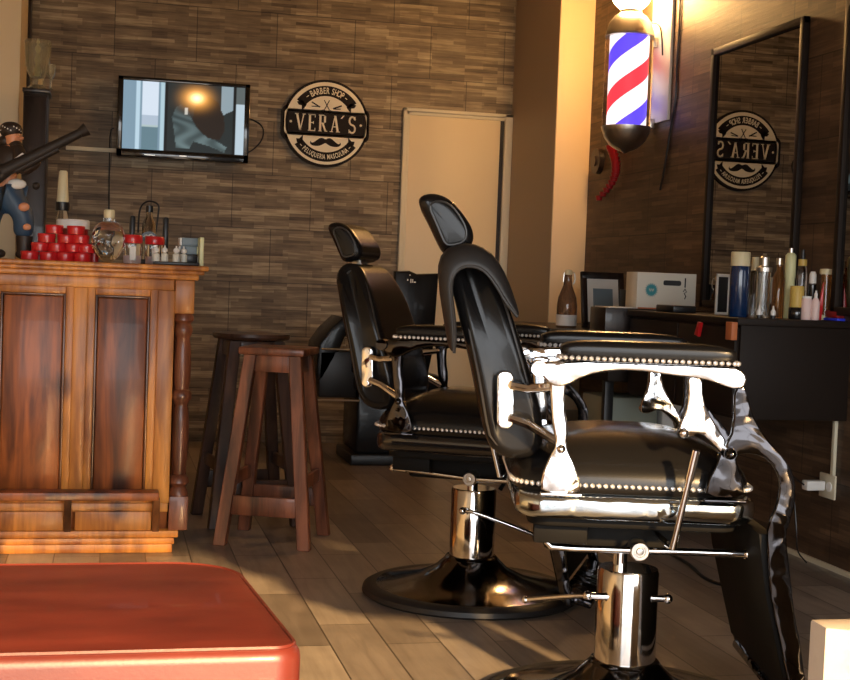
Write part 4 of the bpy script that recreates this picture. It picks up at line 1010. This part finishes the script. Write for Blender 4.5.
bottle(815, 4.455, 'spray_can', 'small white pink bottle with pump at the front right of the cabinet', [('body', [(0, 0), (.014, 0), (.015, .003), (.015, .068), (.008, .080), (0, .08)], 'pink'), ('pump', [(0, .08), (.006, .08), (.006, .098), (.003, .10), (.003, .108), (0, .108)], 'white')])
bottle(811, 4.62, 'white_cap_bottle', 'dark bottle with white cap behind the pink labelled jar', [('body', [(0, 0), (.013, 0), (.014, .003), (.014, .13), (0, .135)], 'black_gloss'), ('cap', [(0, .135), (.014, .135), (.013, .17), (.008, .18), (0, .18)], 'white')])
t = bottle(824.5, 4.56, 'tube_bottle', 'tall cream topped bottle with reddish brown body near the right edge', [('body', [(0, 0), (.022, 0), (.022, .02), (.020, .03), (.020, .17), (0, .17)], 'amber'), ('cap', [(0, .17), (.025, .17), (.026, .178), (.024, .190), (0, .191)], 'cap_cream'), ('foot', [(.0225, 0), (.0235, 0), (.0235, .018), (.0225, .018)], 'cap_cream')])
p = cb_(818, 4.51); b = nb(); prism(b, [(-.013, .0), (.007, .0), (.012, .04), (.012, .14), (.004, .10)], -.006, .006, 'y', .003); o = tag(obj('red_razor', b, 'red'), 'bright red handled tool standing before the tall cream topped bottle', 'tool'); o.location = p + Vector((.004, 0, 0))
p = cb_(842, 4.46); tag(obj('blue_tray', bx(nb(), p.x - .03, p.x + .06, 4.44, 4.54, CZ + .0005, CZ + .010, .002), 'blue'), 'flat bright blue tray at the right end of the cabinet', 'tray')
tag(obj('red_case', bx(nb(), p.x - .028, p.x + .06, 4.448, 4.535, CZ + .0107, CZ + .038, .004), 'red_dark'), 'dark red case lying on the flat blue tray', 'case')
p = cb_(722, 4.95); t = thing('small_frame', 'small white bordered frame left of the blue bottle', 'picture frame', (p.x, 4.95, CZ + .0005), 5)
zt = zc_(722, 274, 4.95)
b = nb(); bx(b, -.030, -.022, 0, .01, 0, zt, .001); bx(b, .022, .030, 0, .01, 0, zt, .001); bx(b, -.030, .030, 0, .01, zt - .012, zt, .001); bx(b, -.03, .03, 0, .01, 0, .01, .001); obj('border', b, 'white', t)
b = nb(); bx(b, -.022, .022, .003, .009, .01, zt - .012); obj('picture', b, 'black', t)
t = tag(obj('black_case', bx(nb(), 2.20, 2.30, 5.02, 5.20, CZ + .0005, CZ + .030, .006), 'black'), 'black flat case lying at the far end of the dark cabinet', 'case')

# ------------------------------------------------------------------ barber pole lamp
pxl, pyl = 2.465, 6.30
za, zb = at(628, 128, Y=pyl).z, at(628, 36, Y=pyl).z
t = thing('barber_pole', 'lit red white and blue barber pole lamp mounted on the right wall', 'barber pole', (pxl, pyl, za))
Lh = zb - za; R0 = .118
m = mat('pole stripes', (.8, .8, .8), .4); M['stripes'] = m
tc = nd(m, 'ShaderNodeTexCoord'); sx = nd(m, 'ShaderNodeSeparateXYZ'); lk(m, tc.outputs['Object'], sx.inputs[0])
def mth(op, a, b=None, c=None):
    q_ = nd(m, 'ShaderNodeMath', operation=op)
    for i, x in enumerate((a, b, c)):
        if x is None: continue
        if hasattr(x, 'is_linked'): lk(m, x, q_.inputs[i])
        else: q_.inputs[i].default_value = x
    return q_.outputs[0]
ang_ = mth('DIVIDE', mth('ARCTAN2', sx.outputs[1], sx.outputs[0]), 2 * PI)
PH = mth('FRACT', mth('ADD', mth('SUBTRACT', mth('DIVIDE', sx.outputs[2], .41), ang_), .80))
r_ = nd(m, 'ShaderNodeValToRGB'); r_.color_ramp.interpolation = 'CONSTANT'; el = r_.color_ramp.elements
el[0].position = 0; el[0].color = (.10, .06, .75, 1); el[1].position = .225; el[1].color = (1, .90, .92, 1)
for pos, c in ((.5, (.85, .04, .06, 1)), (.725, (1, .90, .92, 1))): e = el.new(pos); e.color = c
lk(m, PH, r_.inputs[0]); lk(m, r_.outputs[0], bsdf(m).inputs['Emission Color']); lk(m, r_.outputs[0], bsdf(m).inputs['Base Color']); bsdf(m).inputs['Emission Strength'].default_value = 1.15
M['globe'] = mat('lit globe', (1, .9, .8), .4, emit=(1.0, .56, .20), estr=125)
b = nb(); lathe(b, [(0, 0.002), (.090, 0.002), (.090, Lh - .002), (0, Lh - .002)], n=48); obj('striped_cylinder', b, 'stripes', t)
b = nb(); lathe(b, [(R0 - .003, 0.0), (R0, 0), (R0, Lh), (R0 - .003, Lh)], n=48); obj('glass_sleeve', b, mat('thin glass', (1, 1, 1), .02, trans=1, ior=1.08), t)
b = nb(); lathe(b, [(0, -.125), (.010, -.124), (.016, -.118), (.045, -.108), (.080, -.085), (.105, -.05), (.116, -.02), (R0 + .004, 0), (R0 + .004, .004), (0, .004)], n=48); obj('lower_dome', b, 'steel', t)
b = nb(); lathe(b, [(0, Lh - .004), (R0 + .004, Lh - .004), (R0 + .004, Lh), (.116, Lh + .02), (.105, Lh + .06), (.080, Lh + .095), (.055, Lh + .112), (.055, Lh + .125), (0, Lh + .125)], n=48); obj('upper_dome', b, 'steel', t)
b = nb(); ball(b, (0, 0, Lh + .125 + .092), .10, sub=4); obj('globe', b, 'globe', t)
b = nb(); bx(b, .115, XW - pxl - .0159, -.03, .03, .0, .05, .005); bx(b, .115, XW - pxl - .0159, -.03, .03, Lh - .05, Lh, .005); obj('wall_arm', b, 'steel', t)
b = nb(); tube(b, [(.10, -.02, Lh + .07), (.122, -.06, Lh + .06), (.128, -.09, Lh + .02), (.130, -.11, Lh - .10)], .004, 6, 2); obj('flex', b, 'black', t)
b = nb(); bx(b, XW - .016, XW - .001, 6.12, 6.36, za + .03, za + .95, .003); tag(obj('lit_wall_board', b, mat('pale board', (.75, .72, .66), .35)), 'pale board added for the lamp-lit strip of wall behind the barber pole', 'board')  # pale board added where the lamp lights a strip of the wall
pc = [at(681, -40, X=XW - .006), at(680, 20, X=XW - .006), at(677, 60, X=XW - .006), at(676, 100, X=XW - .006), at(670, 130, X=XW - .006), at(666, 160, X=XW - .006), at(660, 190, X=XW - .006)]
tag(obj('cable', tube(nb(), pc, .005, 8, 2), 'black'), 'thin black cable running down the wall right of the barber pole', 'cable')
# ornament with red segmented tail under the pole
pO = at(600, 165, X=XW)
t = thing('wall_ornament', 'dark round wall ornament with a curved red beaded string below the barber pole', 'ornament', (XW, pO.y, pO.z))
b = nb(); cyl(b, (-.03, 0, .02), (-.001, 0, .02), .07, n=32); cyl(b, (-.04, 0, .02), (-.03, 0, .02), .03); obj('disc', b, 'darkwood', t)
b = nb()
for i in range(14):
    a = i / 13; py_ = 148 + 50 * a; px_ = 611 + 6 * math.sin(PI * a) - 12 * a ** 3
    v = at(px_, py_, X=XW - .034) - Vector((XW, pO.y, pO.z)); r0_ = .030 - .010 * a
    cyl(b, v + Vector((0, 0, .012)), v - Vector((0, 0, .014)), r0_, r0_ * .72, 14)
obj('red_beads', b, 'red_dark', t)

# outlet, charger, conduit and cable on the right wall
p = at(829, 486, X=XW); t = thing('wall_outlet', 'cream wall socket plate with its vertical cable duct on the right wall', 'outlet', (XW, p.y, p.z))
b = nb(); bx(b, -.010, -.001, -.055, .055, -.045, .045, .003); obj('plate', b, 'trimcream', t)
b = nb(); cyl(b, (-.014, -.02, 0), (-.0095, -.02, 0), .018); obj('socket', b, 'white', t)
b = nb(); p2 = at(833, 430, X=XW); bx(b, -.014, -.001, -.045, -.025, .045, .25, .002); obj('duct', b, 'trimcream', t)
t = thing('phone_charger', 'white plug-in charger with a black cord in the wall socket', 'charger', (XW - .0145, p.y + .02, p.z))
b = nb(); bx(b, -.075, -.0005, -.022, .022, -.018, .018, .005); obj('body', b, 'white', t)
pc = [(-.075, 0, 0), (-.10, .02, .02), (-.09, .08, .03), (-.05, .12, -.05), (-.04, .10, -.20), (-.06, .06, -.26), (-.05, 0, -.29)]
b = nb(); tube(b, pc, .003, 6, 2); obj('cord', b, 'black', t)
fc = [at(x, y, Z=.006) for x, y in ((668, 553), (690, 564), (705, 580), (735, 588), (765, 592))]
tag(obj('floor_cable', tube(nb(), fc, .006, 8, 2), 'black'), 'black cable snaking across the floor behind the nearest chair', 'cable')

# ------------------------------------------------------------------ light
sun = bpy.data.lights.new('sun', 'SUN'); so = bpy.data.objects.new('sun', sun); COL.objects.link(so)
sun.energy = 12.0; sun.color = (1.0, .64, .28); sun.angle = R_(2.5)
el_ = R_(21); d = Vector((-.21, .978, 0)).normalized() * math.cos(el_) + Vector((0, 0, -math.sin(el_)))
so.rotation_euler = d.to_track_quat('-Z', 'Y').to_euler()
w = bpy.data.worlds.new('world'); sc.world = w; w.use_nodes = True
bg = w.node_tree.nodes['Background']; bg.inputs[0].default_value = (.94, .97, 1.0, 1); bg.inputs[1].default_value = 6.3
po = bpy.data.lights.new('window_portal', 'AREA'); pp = bpy.data.objects.new('window_portal', po); COL.objects.link(pp)
po.shape = 'RECTANGLE'; po.size = 4.17; po.size_y = WT; po.cycles.is_portal = True
pp.location = (.335, YF - .02, WT / 2); pp.rotation_euler = (R_(90), 0, 0)

sc.view_settings.view_transform = 'Standard'; sc.view_settings.look = 'None'; sc.view_settings.exposure = .16; sc.view_settings.gamma = 1
sc.view_settings.use_curve_mapping = False
